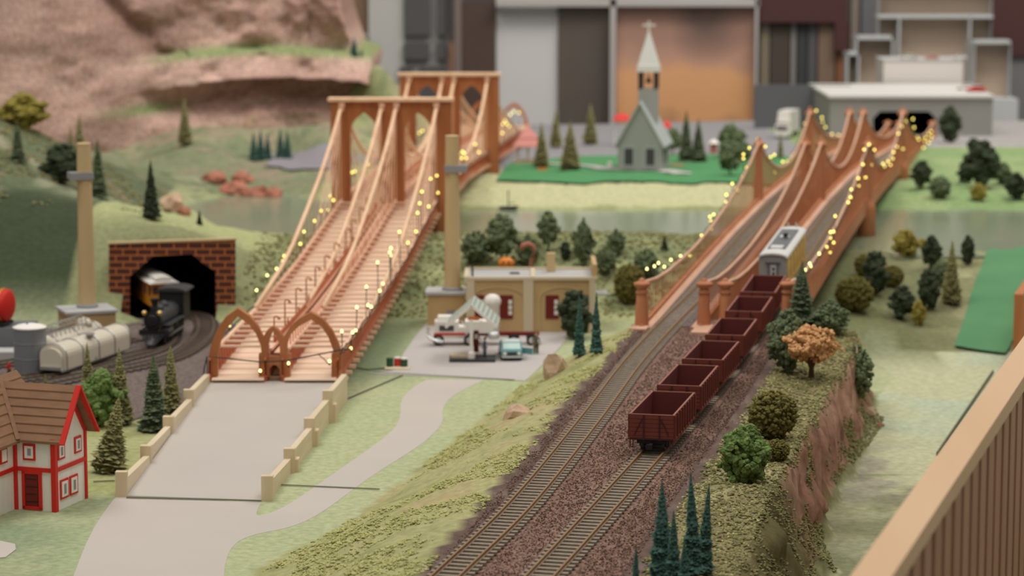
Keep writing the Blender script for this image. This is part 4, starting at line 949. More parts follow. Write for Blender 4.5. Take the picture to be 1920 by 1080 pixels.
for y in (2.2, L-2.2): b = MB(); b.box((0,y,.28),(2.0,2.6,.5)); b.build('bogie', M['dark'], t)
b = MB(); b.box((.9,L*.45,3.1),(.8,1.6,.12),.4); b.bar((.7,L*.45,3.1),(1.55,L*.45,.5),.3,.08); b.build('ladder', M['silver'], t)
t, L = lying_tank('storage_tank', 'second pale tank lying behind the tank wagon, with a dome and wire railings on top', (-49.5,279,0), (-46.0,289.5,0), 1.3, 1.6, M['cream_tank'], 3, 'tank')
b = MB(); b.lathe((0,L*.8,2.6), [(.9,0),(.88,.5),(.6,.85),(.1,1.0)], 16); b.build('dome', M['cream_tank'], t, smooth=True)
b = MB()
for k in range(9):
    y = .2 + k*1.0; b.tube([(-.9,y,2.6),(-.9,y,3.6),(-.3,y+.3,3.95),(.5,y+.1,3.7),(.8,y,2.6)], .05, 5)
for z in (3.1,3.6): b.tube([(-.9,.2,z),(-.9,4,z),(-.9,8.2,z)], .05, 5); b.tube([(.7,.2,z),(.7,4,z),(.7,8.2,z)], .05, 5)
b.build('railing', M['silver'], t)
b = MB()
for y in (1.5, L-1.5): b.box((0,y,.4), (2,.5,.9))
b.build('saddle', M['grey'], t)
c = at(58,702,0); t = thing('silo', 'upright grey cylindrical silo with a white domed lid beside the tank wagon', 'silo', c)
b = MB(); b.lathe((0,0,0), [(1.68,0),(1.68,1.7),(1.71,1.72),(1.71,1.8),(1.68,1.82),(1.68,3.3),(1.71,3.32),(1.71,3.4),(1.68,3.42),(1.68,4.9)], 28); b.build('shell', M['silo'], t)
b = MB(); b.lathe((0,0,4.9), [(1.74,0),(1.74,.1),(1.3,.28),(.6,.42),(.05,.46)], 28); l = b.build('lid', M['white'], t); 
b = MB(); b.cyl((-.2,-.3,5.25),(-.2,-.3,5.42),.12,n=10); b.build('vent_cap', M['dark'], l, (0,0,0))
t, L = lying_tank('tank_wagon', 'bright red tank wagon with a golden band, cut off by the photo edge', (-55.0,287.8,2.6), (-67,291.3,2.6), 1.75, 2.3, M['red'], 0)
b = MB(); b.tube([(math.cos(u)*1.78, .5, 2.3+math.sin(u)*1.78) for u in np.linspace(0, 2*math.pi, 28)], .1, 5); b.build('band', M['gold'], t)
b = MB(); b.box((0,L/2,.35), (2.4,L,.35)); b.build('frame', M['black'], t)
t = thing('loading_platform', 'grey loading platform under the red tank wagon', 'platform', (-57,285,0))
b = MB(); b.box((-60,289,1.3), (15,5.5,2.6)); b.build('deck', M['silo'], t, (-57,285,0))
for k in range(4): b = MB(); b.box((-53.6-k*3,286.1,1.3),(.3,.3,2.6)); b.build('post', M['roof_grey'], t, (-57,285,0))
b = MB(); b.box((-57,281.5,.5),(9,3,1.0)); b.build('step', M['roof_grey'], t, (-57,285,0))

# ------------------------------------------------------------------ red and white half-timbered house
def house():
    O = V(-36.55, 208.75, 0); A = V(-.948,.318,0); Bv = V(.318,.948,0); t = thing('half_timbered_house', 'white half-timbered house with red beams and brown shingle roofs at the road', 'house', O)
    W = lambda a, b, z: (O.x + A.x*a + Bv.x*b, O.y + A.y*a + Bv.y*b, z)
    Z = V(0,0,1); R9 = Matrix(((A.x, Bv.x, 0),(A.y, Bv.y, 0),(0,0,1)))
    bx = lambda m, a, b, z, da, db, dz: m.box(W(a,b,z), (da,db,dz), M=R9)
    ev, rd, D = 5.95, 9.75, 5.2
    m = MB(); m.prism([(0,0),(D,0),(D,ev),(D/2,rd-.3),(0,ev)], W(0,0,0), Bv, Z, A, 10); m.build('walls', M['off_white'], t, O)
    m = MB(); m.prism([(0,0),(5.5,0),(5.5,ev),(2.75,rd+.3),(0,ev)], W(3.55,-6,0), A, Z, Bv, 11.2); m.build('wing_walls', M['off_white'], t, O)
    # beams
    for a, b, z0, z1, w in ((0,0,0,ev,.42),(0,D,0,ev-.2,.3),(3.5,-.05,0,ev,.42)):
        m = MB(); bx(m, a, b, (z0+z1)/2, w, w, z1-z0); m.build('corner_post', M['red'], t, O)
    m = MB(); bx(m, 1.75, -.06, 3.35, 3.3, .14, .34); m.build('floor_beam', M['red'], t, O)
    m = MB(); bx(m, -.06, D/2, 3.35, .14, D, .34); m.build('floor_beam', M['red'], t, O)
    m = MB(); m.bar(W(3.48,-.2,3.35), W(3.48,-6,3.35), .14, .34); m.build('floor_beam', M['red'], t, O)
    # gable boards: wall-side and barge boards on the overhang
    for b0, b1 in ((-.45, D/2), (D+.45, D/2)):
        m = MB(); z0 = ev - .45; m.bar(W(-.95, b0, z0-.05), W(-.95, b1, rd+.05), .16, .5, up=tuple(A)); 
        p, q = V(*W(-.95,b0,ev-.35)), V(*W(-.95,b1,rd+.1)); m = MB(); m.bar(p, q, .45, .18); m.build('barge_board', M['red'], t, O)
    for b0, b1 in ((.1, D/2), (D-.1, D/2)):
        m = MB(); m.bar(W(-.08,b0,ev-.15), W(-.08,b1,rd-.55), .14, .3, up=(0,0,1)); m.build('gable_beam', M['red'], t, O)
    # roofs with shingle courses
    def slope(a0, a1, b0, z0, b1, z1, name, along_a=True, col=None):
        m = MB(); n = 7
        for k in range(n):
            u0, u1 = k/n, (k+1)/n
            lo = (b0+(b1-b0)*u0, z0+(z1-z0)*u0); hi = (b0+(b1-b0)*u1, z0+(z1-z0)*u1)
            f = (lambda a, b, z: W(a,b,z)) if along_a else (lambda a, b, z: W(b,a,z))
            th_ = .16
            P = [f(a0,lo[0],lo[1]+th_), f(a1,lo[0],lo[1]+th_), f(a1,hi[0],hi[1]+.02), f(a0,hi[0],hi[1]+.02), f(a0,lo[0],lo[1]-.05), f(a1,lo[0],lo[1]-.05), f(a1,hi[0],hi[1]-.08), f(a0,hi[0],hi[1]-.08)]
            m.add(P, [(0,1,2,3),(7,6,5,4),(0,4,5,1),(1,5,6,2),(2,6,7,3),(3,7,4,0)])
        m.build(name, M['shingle'], t, O)
    slope(-.85, 7, -.35, ev-.35, D/2, rd+.1, 'roof_slope'); slope(-.85, 7, D+.35, ev-.35, D/2, rd+.1, 'roof_slope')
    slope(-6.3, 5.6, 3.0, ev-.45, 6.3, rd+.5, 'roof_slope', False); slope(-6.3, 5.6, 9.6, ev-.45, 6.3, rd+.5, 'roof_slope', False)
    m = MB(); m.bar(W(3.0,-.4,ev-.2), W(6.2,D/2,rd+.4), .35, .25); m.build('valley_board', M['shingle'], t, O)
    # windows
    def win_a(a, z, w, h, b=-.0):                       # on the front (b = 0) face
        m = MB(); bx(m, a, b-.05, z, w, .1, h); f = m.build('window', M['red'], t, O); m = MB(); bx(m, a, b-.1, z, w-.34, .06, h-.36); g = m.build('pane', M['white'], f, O); m = MB(); bx(m, a-.05, b-.14, z+.02, w*.28, .04, h*.42); m.build('curtain', M['grey'], f, O)
    def win_b(b, z, w, h, a=0.0):
        m = MB(); bx(m, a-.05, b, z, .1, w, h); f = m.build('window', M['red'], t, O); m = MB(); bx(m, a-.1, b, z, .06, w-.36, h-.36); m.build('pane', M['white'], f, O); m = MB(); bx(m, a-.14, b+.02, z, .04, w*.25, h*.5); m.build('curtain', M['grey'], f, O)
    win_a(2.2, 4.75, 1.1, 1.35)
    win_b(1.1, 4.75, 1.15, 1.35); win_b(3.95, 4.75, 1.15, 1.35); win_b(1.5, 1.6, 1.35, 1.6); win_b(3.1, 1.6, 1.35, 1.6)
    m = MB(); m.box(W(3.46,-1.9,4.75), (.1,1.1,1.3), M=R9); f = m.build('window', M['red'], t, O); m = MB(); m.box(W(3.41,-1.9,4.75), (.08,.75,.95), M=R9); m.build('pane', M['white'], f, O)
    m = MB()
    for da in (-.75,.75): bx(m, 2.0+da, -.08, 1.65, .26, .16, 3.1)
    bx(m, 2.0, -.08, 3.1, 1.7, .16, .22); bx(m, 2.0,-.08,.2,1.7,.16,.26); m.build('door_frame', M['red'], t, O)
    m = MB(); bx(m, 2.0, -.03, 1.65, 1.2, .1, 2.7); dd = m.build('door', M['red_dark'], t, O)
    m = MB()
    for k in range(4): m.bar(W(1.5+.1*(k%2),-.1,.75+k*.6), W(2.5,-.1,.7+k*.62), .04, .05)
    bx(m, 1.42,-.1,1.6,.1,.06,2.6); m.build('door_slat', M['black'], dd, O)
    m = MB(); m.bar(W(-.4,-.3,6.3), W(-.4,-.25,6.31), .01, .01)
house()
# ------------------------------------------------------------------ trees and bushes (each mesh is one unit of 10 cm, scaled per plant)
def conifer_meshes(seed, slim, m, droop=.35, dens=1.0, lev=26):
    random.seed(seed); b = MB(); Hh = 10.0; R = 10*slim
    b.lathe((0,0,0), [(R*.42,.9),(R*.40,2),(R*.22,5.5),(R*.06,9.2),(.02,9.8)], 9)
    for i in range(lev):
        u = i/(lev-1); z = .7 + u*9.0; r = R*(1-u)**.85*(.86+.28*random.random()) + .06; k = max(5, int((15-9*u)*dens)); ph = random.random()*6
        for j in range(k):
            a = ph + 2*math.pi*j/k + random.uniform(-.2,.2); rr = r*random.uniform(.75,1.12); w = rr*.30+.06; h = .32
            ca, sa = math.cos(a), math.sin(a); dz = -droop*rr*random.uniform(.5,1.3); tip = (ca*rr, sa*rr, z+dz+.25*rr)
            px_, py_ = -sa*w, ca*w
            m0 = (ca*rr*.55, sa*rr*.55, z+dz*.2)
            b.add([(0,0,z+.2), (m0[0]+px_, m0[1]+py_, m0[2]-.1), tip, (m0[0]-px_, m0[1]-py_, m0[2]-.1), (m0[0], m0[1], m0[2]+h)], [(0,1,4),(1,2,4),(2,3,4),(3,0,4)])
            if u < .8:
                for q in (-1,1): b.add([(m0[0], m0[1], m0[2]), (m0[0]+q*px_*1.6+ca*.15, m0[1]+q*py_*1.6+sa*.15, m0[2]-.28-.2*random.random()), (tip[0]*.8, tip[1]*.8, tip[2])], [(0,1,2)])
    return b
def bush_mesh(seed, sc=(1,1,1), n=90, cl=(.16,.26), shape='round', base=.1):
    random.seed(seed); b = MB()
    b.ball((0,0,5*sc[2]+10*base), 3.6, sc=(sc[0],sc[1],sc[2]), jit=.1, sub=2)
    for i in range(n):
        u = 2*math.pi*random.random(); v = random.uniform(-1,1); r = random.uniform(.55,1)**.4
        x, y, z = r*math.sqrt(1-v*v)*math.cos(u), r*math.sqrt(1-v*v)*math.sin(u), r*v
        if shape == 'tall': k = 1-.55*max(0, v); x *= k; y *= k
        if shape == 'lumpy': q = 1+.35*math.sin(3*u+seed)*math.cos(2*v*3+seed); x *= q; y *= q; z *= 1+.2*math.sin(2*u)
        b.ball((x*5*sc[0], y*5*sc[1], 5*sc[2]*(1+z)+10*base), 5*random.uniform(*cl), sc=(1,1,.85), jit=.55, sub=1 if i % 3 else 2)
    return b
proto = {}
def make_proto(key, name, mesh, m, trunk_r, trunk_h, branches=0):
    t = thing(name, '', 'tree'); tb = MB(); tb.cyl((0,0,-.4), (0,0,trunk_h), trunk_r, trunk_r*.5, 7)
    for k in range(branches):
        a = k*2.4; tb.cyl((0,0,trunk_h*.45), (math.cos(a)*2.4, math.sin(a)*2.4, trunk_h+1.6), trunk_r*.6, .12, 6)
    tb.build('trunk', M['trunk'], t); mesh.build('foliage', m, t); proto[key] = [t, False]
make_proto('fir_o', 'fir_tree', conifer_meshes(1, .20, 0), M['tree_olive'], .35, 2.2)
make_proto('fir_d', 'fir_tree', conifer_meshes(2, .22, 0), M['tree_dark'], .35, 2.2)
make_proto('fir_b', 'fir_tree', conifer_meshes(3, .11, 0, .5, .9), M['tree_blue'], .25, 2.2)
make_proto('fir_s', 'fir_tree', conifer_meshes(4, .15, 0, .5, .9), M['tree_olive'], .25, 2.0)
make_proto('fir_k', 'fir_tree', conifer_meshes(5, .18, 0, .5, 1.0), M['tree_deep'], .3, 2.2)
make_proto('bush_g', 'shrub', bush_mesh(11, (.8,.8,.9), 420, (.09,.17), 'lumpy', 0), M['bush_green'], .4, 4)
make_proto('bush_o', 'shrub', bush_mesh(12, (.95,.95,.9), 620, (.06,.11), 'round', 0), M['bush_olive'], .4, 4)
make_proto('bush_m', 'shrub', bush_mesh(13, (.8,.8,.9), 460, (.07,.13), 'lumpy', .05), M['bush_mid'], .4, 4)
make_proto('bush_d', 'dark_tree', bush_mesh(14, (.5,.5,.85), 170, (.1,.2), 'lumpy', .08), M['tree_deep'], .4, 5, 3)
make_proto('bush_y', 'shrub', bush_mesh(15, (.9,.9,.9), 240, (.12,.2), 'lumpy', 0), M['bush_yellow'], .4, 4)
make_proto('loose', 'leafy_tree', bush_mesh(16, (.62,.62,.75), 170, (.09,.17), 'lumpy', .2), M['bush_mid'], .32, 6, 4)
make_proto('tan', 'autumn_tree', bush_mesh(17, (1.0,1.0,.62), 520, (.07,.13), 'lumpy', .36), M['bush_tan'], .7, 4.5, 7)
def plant(key, px, py, ytop, label, group, z=None, wide=1.0, lean=(0,0), Y=None, cat='tree', rz=None):
    q = ground_at(px, py) if Y is None else atY(px, py, Y)
    if z is None: z = H(q.x, q.y) if Y is None else max(q.z, H(q.x, q.y))
    top = atY(px, ytop, q.y); h = max(.8, top.z - z); s = h/10
    p = proto[key]; rz = random.uniform(0, 6.28) if rz is None else rz
    if not p[1]:
        t = p[0]; p[1] = True; t.location = (q.x*CM, q.y*CM, (z-.05)*CM); t.rotation_euler = (lean[0], lean[1], rz); t.scale = (s*wide, s*wide, s); t['label'] = label; t['group'] = group
    else: t = dup(p[0], (q.x, q.y, z-.05), rz, label, group, (s*wide, s*wide, s), lean)
    t['category'] = cat; t.name = p[0].name.split('.')[0]; return t
G1 = 'fir trees on the small lawn beside the ramp'
plant('fir_d', 290, 812, 660, 'dark green fir standing alone beside the ramp wall, fullest of the pair', G1)
plant('fir_o', 322, 795, 643, 'olive fir just behind the dark fir beside the ramp wall', G1, wide=.85)
plant('fir_o', 203, 888, 738, 'olive fir leaning right beside the red and white house', G1, wide=1.25, lean=(0,.16), rz=0)
plant('fir_o', 166, 775, 640, 'slim olive fir rising behind the brown shingle roof end', G1, wide=.8)
plant('fir_o', 226, 800, 650, 'olive fir with its lower half behind the round green shrub', G1, wide=.95)
plant('bush_g', 193, 800, 688, 'round leafy green shrub between two firs behind the house', 'shrubs on the left lawn', wide=.95, cat='shrub')
plant('fir_o', 86, 745, 699, 'tiny olive fir tip poking up behind the house ridge', G1); plant('fir_s', 27, 735, 694, 'small slim fir left of the silo foot behind the roof', G1, wide=1.4)
G2 = 'slim blue-green firs at the bottom of the photo'
for px, py, yt, w, l in ((1240,1105,900,1.3,'tall blue-green slim fir, left peak of the bottom cluster'),(1300,1095,885,1.0,'blue-green slim fir with the highest tip in the bottom cluster'),(1318,1085,903,1.0,'blue-green slim fir at the right side of the bottom cluster'),(1262,1110,955,1.2,'shorter blue-green fir in the middle of the bottom cluster'),(1282,1115,1008,1.3,'shortest blue-green fir, in front of the bottom cluster'),(1192,1120,1018,1.0,'single small blue-green fir tip nearest the rails at the bottom')):
    plant('fir_b', px, py, yt, l, G2, wide=w, Y={1240:163,1300:166,1318:168,1262:162,1282:161,1192:160}[px], lean=(0, .06 if px in (1300,1318) else 0))
G3 = 'slim dark firs beside the forecourt'
plant('fir_b', 1086, 670, 552, 'slim blue-green fir in front of the dark bushy tree by the forecourt', G3, wide=1.05); plant('fir_b', 1118, 665, 547, 'slim blue-green fir standing nearest the empty track by the factory corner', G3, wide=1.05, rz=1)
plant('bush_d', 1078, 637, 543, 'dark clumpy tree at the factory corner beside the forecourt', 'dark trees near the factory', wide=1.1)
G4 = 'plants on the bank right of the red wagons'
plant('fir_d', 1502, 622, 487, 'grey-green fir standing right beside the grey coach', G4, wide=1.2)
plant('bush_m', 1558, 628, 564, 'round grey-green shrub right of the fir beside the coach', G4, wide=1.15, cat='shrub')
plant('bush_m', 1476, 700, 583, 'tall grey-green shrub left of the tan autumn tree', G4, wide=.72, cat='shrub')
plant('tan', 1521, 713, 612, 'tan autumn tree with a bare trunk at the cliff edge', G4, wide=.92)
plant('bush_m', 1604, 722, 650, 'dark green shrub hanging over the far end of the cliff', G4, wide=.75, z=.6, Y=256, cat='shrub')
plant('bush_o', 1448, 822, 722, 'dome-shaped dark olive shrub on the bank above the cliff', G4, wide=.95, cat='shrub')
plant('bush_g', 1396, 908, 792, 'bright green leafy shrub nearest the ballast on the bank', G4, wide=.88, cat='shrub')
plant('bush_o', 1457, 868, 818, 'low olive shrub squeezed between the bright green and dome-shaped shrubs', G4, wide=1.1, cat='shrub')
G5 = 'fir trees around the church lawn'
for px, py, yt, k, w, l in ((1015,317,228,'fir_o',1.0,'olive fir beside the pink-roofed pavilion, nearest the water'),(1042,278,204,'fir_o',.95,'olive fir behind the pink-roofed pavilion'),(1069,323,224,'fir_o',1.15,'full olive fir at the front of the lawn left of the church'),(1107,272,192,'fir_o',1.05,'olive fir standing back from the lawn left of the church'),(1286,306,205,'fir_d',.8,'dark fir right beside the church, taller of the two'),(1309,308,222,'fir_d',1.0,'dark fir second to the right of the church'),(1463,300,246,'fir_s',1.0,'thin fir seen through the bridge lights by the white truck')):
    plant(k, px, py, yt, l, G5, wide=w)
G6 = 'leafy trees right of the church'
for px, py, yt, k, w, l in ((1369,332,262,'loose',.9,'dark leafy tree at the lawn edge closest to the bridge post'),(1368,300,232,'loose',.9,'leafy tree behind the dark one near the bridge post'),(1392,305,262,'bush_m',.9,'low round shrub behind the first tall bridge post'),(1262,290,240,'loose',.9,'small dark leafy tree peeking out behind the church roof'),(1386,268,243,'bush_m',1.3,'pale shrub at the far back of the church lawn')):
    plant(k, px, py, yt, l, G6, wide=w, cat='tree' if k == 'loose' else 'shrub')
G7 = 'trees on the left hillside'
for px, py, yt, k, w, l in ((347,274,180,'fir_o',.85,'olive fir high on the green slope under the pink cliff'),(284,411,297,'fir_k',.95,'dark fir on the hill right above the tunnel'),(374,421,392,'fir_k',1.3,'tiny dark fir near the lake above the tunnel portal'),(34,306,226,'fir_d',1.0,'dark fir on the far left hillside under the yellow bush'),(134,335,236,'fir_o',.75,'slim fir behind the dark bushy tree on the left hill'),(151,330,212,'fir_o',.75,'taller slim fir behind the dark bushy tree on the left hill'),(185,372,258,'fir_d',.75,'dark slim fir just right of the left smokestack'),(97,330,270,'fir_d',.9,'small fir left of the dark bushy hill tree')):
    plant(k, px, py, yt, l, G7, wide=w)
plant('bush_d', 118, 348, 268, 'almost black bushy tree left of the left smokestack', G7, wide=1.5)
plant('bush_y', 44, 238, 172, 'yellow-olive spreading bush at the left edge under the cliff', G7, wide=1.35, cat='shrub')
for i, (px, yt) in enumerate(((476,246),(489,242),(502,248),(526,240),(539,244))):
    plant('fir_b', px, 300, yt, ['leftmost blue-green fir of the five in a row above the lake road','second blue-green fir from the left above the lake road','middle blue-green fir of the five above the lake road','fourth blue-green fir above the lake road, after a gap','rightmost blue-green fir of the five above the lake road'][i], 'blue-green firs above the lake road', wide=1.7)
plant('fir_b', 664, 125, 68, 'dark green fir on the hilltop against the grey wall', G7, wide=2.2, Y=478); plant('fir_b', 678, 130, 90, 'smaller dark green fir on the hilltop next to the grey wall', G7, wide=2.0, Y=478)
G8 = 'bushes on the river bank behind the factory'
for px, py, yt, k, w, l in ((941,500,402,'loose',.9,'green leafy tree behind the pumpkin and factory roof'),(1028,475,396,'loose',.75,'leafy tree right of the orange curl behind the factory'),(1094,505,412,'bush_m',.55,'tall ragged green bush behind the factory chimney'),(1155,480,430,'bush_m',.8,'round green bush on the bank right of the factory'),(1246,470,438,'fir_k',1.5,'small dark clipped tree standing alone by the water'),(1212,525,468,'bush_m',1.0,'broad bush just left of the first bridge post'),(892,500,434,'bush_m',1.0,'low bush between the right smokestack and the pumpkin'),(1180,570,486,'bush_o',.75,'olive bush beside the first bridge post base'),(990,500,440,'bush_m',.9,'bush behind the middle of the factory roof'),(1060,490,452,'bush_d',.9,'dark bush right of the factory chimney'),(1135,520,462,'bush_m',.9,'bush above the factory end parapet')):
    plant(k, px, py, yt, l, G8, wide=w, cat='tree' if k in ('loose','fir_k') else 'shrub')
G9 = 'trees and bushes on the hillside right of the bridge'
for px, py, yt, k, w, l in ((1690,602,534,'bush_d',1.15,'dark clumpy tree lowest on the right hillside'),(1741,585,504,'bush_d',.85,'dark upright tree in the middle of the right hillside'),(1783,575,448,'fir_o',.9,'tall olive fir nearest the green felt strip'),(1722,612,560,'bush_y',.55,'small pale yellow bush between the two dark trees'),(1699,484,428,'bush_y',.9,'yellow-green bush by the water on the right hillside'),(1746,505,440,'bush_d',.9,'dark tree near the water right of the yellow-green bush'),(1814,500,440,'bush_d',.7,'dark upright tree next to the felt strip by the water'),(1640,555,470,'bush_d',.9,'dark bush in the shade beside the bridge girder'),(1602,585,510,'bush_o',1.0,'olive bush low beside the bridge girder'),(1672,540,492,'bush_o',1.0,'olive bush up the slope from the lowest dark tree'),(1765,540,488,'bush_m',.8,'grey-green bush beside the tall olive fir'),(1730,470,446,'bush_y',1.2,'low yellow bush at the water edge'),(1620,520,470,'bush_o',.8,'olive bush right under the bridge deck')):
    plant(k, px, py, yt, l, G9, wide=w, cat='shrub' if k in ('bush_y','bush_o','bush_m') else 'tree')
G10 = 'trees on the bank below the grey tunnel block'
for px, py, yt, k, w, l in ((1781,268,198,'bush_d',.95,'dark round tree directly in front of the grey tunnel block'),(1842,352,262,'bush_d',1.15,'largest dark bush on the far right bank'),(1812,345,300,'bush_d',1.2,'dark bush left of the largest one on the far bank'),(1905,376,322,'bush_d',1.3,'dark bush at the right photo edge above the water'),(1762,372,330,'bush_m',1.1,'green bush near the last bridge pier'),(1727,352,300,'bush_d',1.2,'dark bush right behind the last tall bridge post'),(1835,378,342,'bush_y',.9,'pale olive bush in front of the dark far bushes'),(1825,290,258,'bush_d',1.3,'small dark bush under the corner of the grey tunnel block'),(1880,345,305,'bush_m',1.0,'green bush second from the right photo edge on the far bank')):
    plant(k, px, py, yt, l, G10, wide=w, cat='tree' if k == 'bush_d' else 'shrub')
for k, p in proto.items():
    if not p[1]: p[0]['label'] = 'unused'

# ------------------------------------------------------------------ rocks
def rock(px, py, wpx, hpx, label, m='rock', name='boulder', group=None, flat=False, seed=1, Y=None):
    q = ground_at(px, py) if Y is None else at(px, py, 3.5); k = q.y/F; w = wpx*k; h = hpx*k; random.seed(seed); b = MB()
    vs, fs = ICO[2]; vs = [V(*p) for p in vs]; ns = [noise.noise(p*1.3+V(seed*3.1,0,0))*.55 + noise.noise(p*3+V(0,seed,0))*.22 for p in vs]
    b.add([(p.x*(1+n)*w/2, p.y*(1+n)*w/2*.8, max(-.35, p.z)*(1+n)*h*.75) for p, n in zip(vs, ns)], fs)
    o = b.build(name, M[m]); z = max(H(q.x, q.y), 3.3) if name == 'flat_stone' else H(q.x, q.y); o.location = (q.x*CM, q.y*CM, (z+.1*h)*CM); return tag(o, label, 'rock', group)
rock(1043, 700, 50, 44, 'rough tan boulder between the forecourt and the empty track', seed=2)
rock(970, 782, 50, 28, 'flat-topped pale tan rock on the grassy bank below the boulder', seed=5)
rock(1130, 660, 12, 10, 'small pale stone between the slim firs and the ballast', seed=6); rock(1630, 778, 26, 14, 'small pale stone at the foot of the cliff', seed=7); rock(1650, 800, 16, 8, 'dark flake of stone at the cliff foot', 'rock_red', seed=9)
rock(322, 395, 44, 36, 'pinkish boulder beside the lake above the tunnel', 'rock', seed=8); rock(345, 405, 26, 16, 'small dark stone beside the pinkish boulder', 'rock_red', seed=10)
for i, (px, py, w, h) in enumerate(((402,358,46,20),(438,362,60,26),(478,366,56,24),(512,368,36,26),(455,354,44,18))):
    rock(px, py, w, h, ['leftmost red flat stone at the lake shore','largest red flat stone in the middle of the shore row','third red flat stone of the lake row','rightmost red flat stone tilted at the lake','red flat stone lying at the back of the lake row'][i], 'rock_red', 'flat_stone', 'red flat stones at the lake shore', seed=20+i, Y=[392,390,389,388,396][i])
rng2 = [(1165,640),(905,900),(700,905),(735,905),(768,905)]
# loose foam and stones nobody could count
def scatter(name, label, m, n, fn, r0, r1, seed):
    random.seed(seed); xs, ys = [], []
    while len(xs) < n:
        p = fn()
        if p: xs.append(p[0]); ys.append(p[1])
    hz = height(xs, ys); b = MB()
    for x, y, z in zip(xs, ys, hz): r = random.uniform(r0, r1); b.ball((x, y, z+r*.3), r, sc=(1.25,1.25,.75), jit=.7)
    o = b.build(name, m); o['kind'] = 'stuff'; return tag(o, label, 'ground cover')
def f1():
    y = random.uniform(150, 266); a, c = fx(L_FOOT, y), fx(L_TOP, y); u = random.random(); x = a+(c-a)*u
    n = float(fbm(np.array([x*.22]), np.array([y*.22]), 3)[0]); return (x, y) if n > -.02 + .1*random.random() else None
scatter('ground_foam', 'crumbly yellow-green ground foam on the bank left of the tracks', M['foam'], 9500, f1, .045, .13, 31)
def f2():
    y = random.uniform(150, 268); a, c = fx(R_BAL, y), fx(R_TOP, y); return (a+(c-a)*random.random()**.8+.3, y)
scatter('ground_foam', 'crumbly olive ground foam on the bank right of the tracks', M['foam_dark'], 9000, f2, .045, .14, 32)
def f2b():
    y = random.uniform(150, 268); a, c = fx(R_BAL, y), fx(R_TOP, y); return (a+(c-a)*random.random()+.3, y)
scatter('ground_foam', 'pale crumbs of ground foam among the shrubs on the right bank', M['foam'], 3500, f2b, .04, .11, 36)
def f3():
    y = random.uniform(150, 262); a, c = fx(R_TOP, y), fx(R_FOOT, y); u = (.5 if y > 198 else .0)+.8*random.random()**1.2; return (a+(c-a)*u, y)
scatter('ground_foam', 'dark green foam along the foot of the cliff', M['foam_dark'], 7000, f3, .045, .14, 33)
def f4():
    while True:
        y = random.uniform(150, 268); s = random.random(); a, c = fx(L_TOP, y), fx(R_BAL, y); x = a+(c-a)*s
        if min(abs(x-float(np.interp(y, [p[1] for p in T_], [p[0] for p in T_]))) for T_ in (T1, T2)) > 1.75: return (x, y)
random.seed(34); pts = [f4() for _ in range(12000)]; b = MB()
for x, y in pts:
    r = random.uniform(.035,.085); b.ball((x, y, 5.5+r*.2), r, jit=.9)
o = b.build('ballast_stones', M['ballast']); o['kind'] = 'stuff'; tag(o, 'loose brown ballast stones between the two tracks', 'gravel')
def f6():
    x = random.uniform(-100, -46); y = random.uniform(326, 400); return (x, y) if float(fbm(np.array([x*.15]), np.array([y*.15]), 2)[0]) > 0 else None
scatter('ground_foam', 'mottled green foam over the upper left hillside', M['foam_dark'], 3000, f6, .1, .3, 37)
def f5():
    x = random.uniform(-32, 24); y = random.uniform(309, 345)
    if -47 < x < -32: return None
    return (x, y)
scatter('ground_foam', 'loose green foam on the slopes behind the factory and tunnel', M['foam_dark'], 4200, f5, .08, .24, 35)
# ------------------------------------------------------------------ petrol station canopy, truck, car, drums, people
def station():
    c = at(884, 676, .1); o = (c.x, c.y, .06); t = thing('fuel_canopy', 'white gabled fuel canopy with a tiled roof on a single post', 'canopy', o)
    b = MB(); b.box((.1,.6,.15), (4.9,3.4,.3)); b.build('island_base', M['dark'], t)
    b = MB(); b.box((-.9,.9,.42), (2.6,1.6,.3)); b.build('planter', M['tan_lt'], t)
    b = MB(); b.box((0,0,2.3), (.34,.34,4.3)); b.bar((0,0,3.2),(1.1,.1,4.3),.18,.18); b.bar((0,0,3.2),(-1.1,.1,4.3),.18,.18); b.build('post', M['white'], t)
    b = MB(); b.lathe((0,-.1,.3), [(.42,0),(.42,.6),(.35,.7),(.2,.72)], 14); b.build('post_foot', M['white'], t)
    ap, lo = 6.1, 3.75; y0, y1 = -.2, 6.4; X0, X1 = -2.75, 2.7
    sh = .0
    for s, x, m, nm in ((-1, X0, 'white', 'roof_slope'), (1, X1, 'white', 'roof_slope')):
        b = MB(); z = lo; b.add([(0,y0,ap),(x,y0,z),(x+.3,y1,z),(.3,y1,ap),(0,y0,ap-.22),(x,y0,z-.22),(x+.3,y1,z-.22),(.3,y1,ap-.22)], [(0,1,2,3),(7,6,5,4),(0,4,5,1),(1,5,6,2),(2,6,7,3),(3,7,4,0)]); rf = b.build(nm, M['white'], t)
        b = MB()
        for i in range(6):
            for j in range(5):
                u0, u1 = (i+.12)/6, (i+.9)/6; v0, v1 = (j+.1)/5, (j+.92)/5
                P = [(x*u+ .3*v, y0+(y1-y0)*v, ap+(lo-ap)*u+.04) for u, v in ((u0,v0),(u1,v0),(u1,v1),(u0,v1))]; b.add(P, [(0,1,2,3)])
        b.build('roof_tile', M['glass_tile'], rf)
    b = MB()
    for x in (X0, X1): b.bar((0,y0-.05,ap-.1),(x,y0-.05,lo-.1),.16,.3)
    b.build('barge_board', M['white'], t)
    b = MB(); b.box((.25,.2,4.55), (1.2,.3,.4)); b.build('sign_board', M['orange_sign'], t)
M['glass_tile'] = mat('glass_tile', (168,186,174), .4); M['orange_sign'] = mat('orange_sign', (206,122,60), .6)
station()
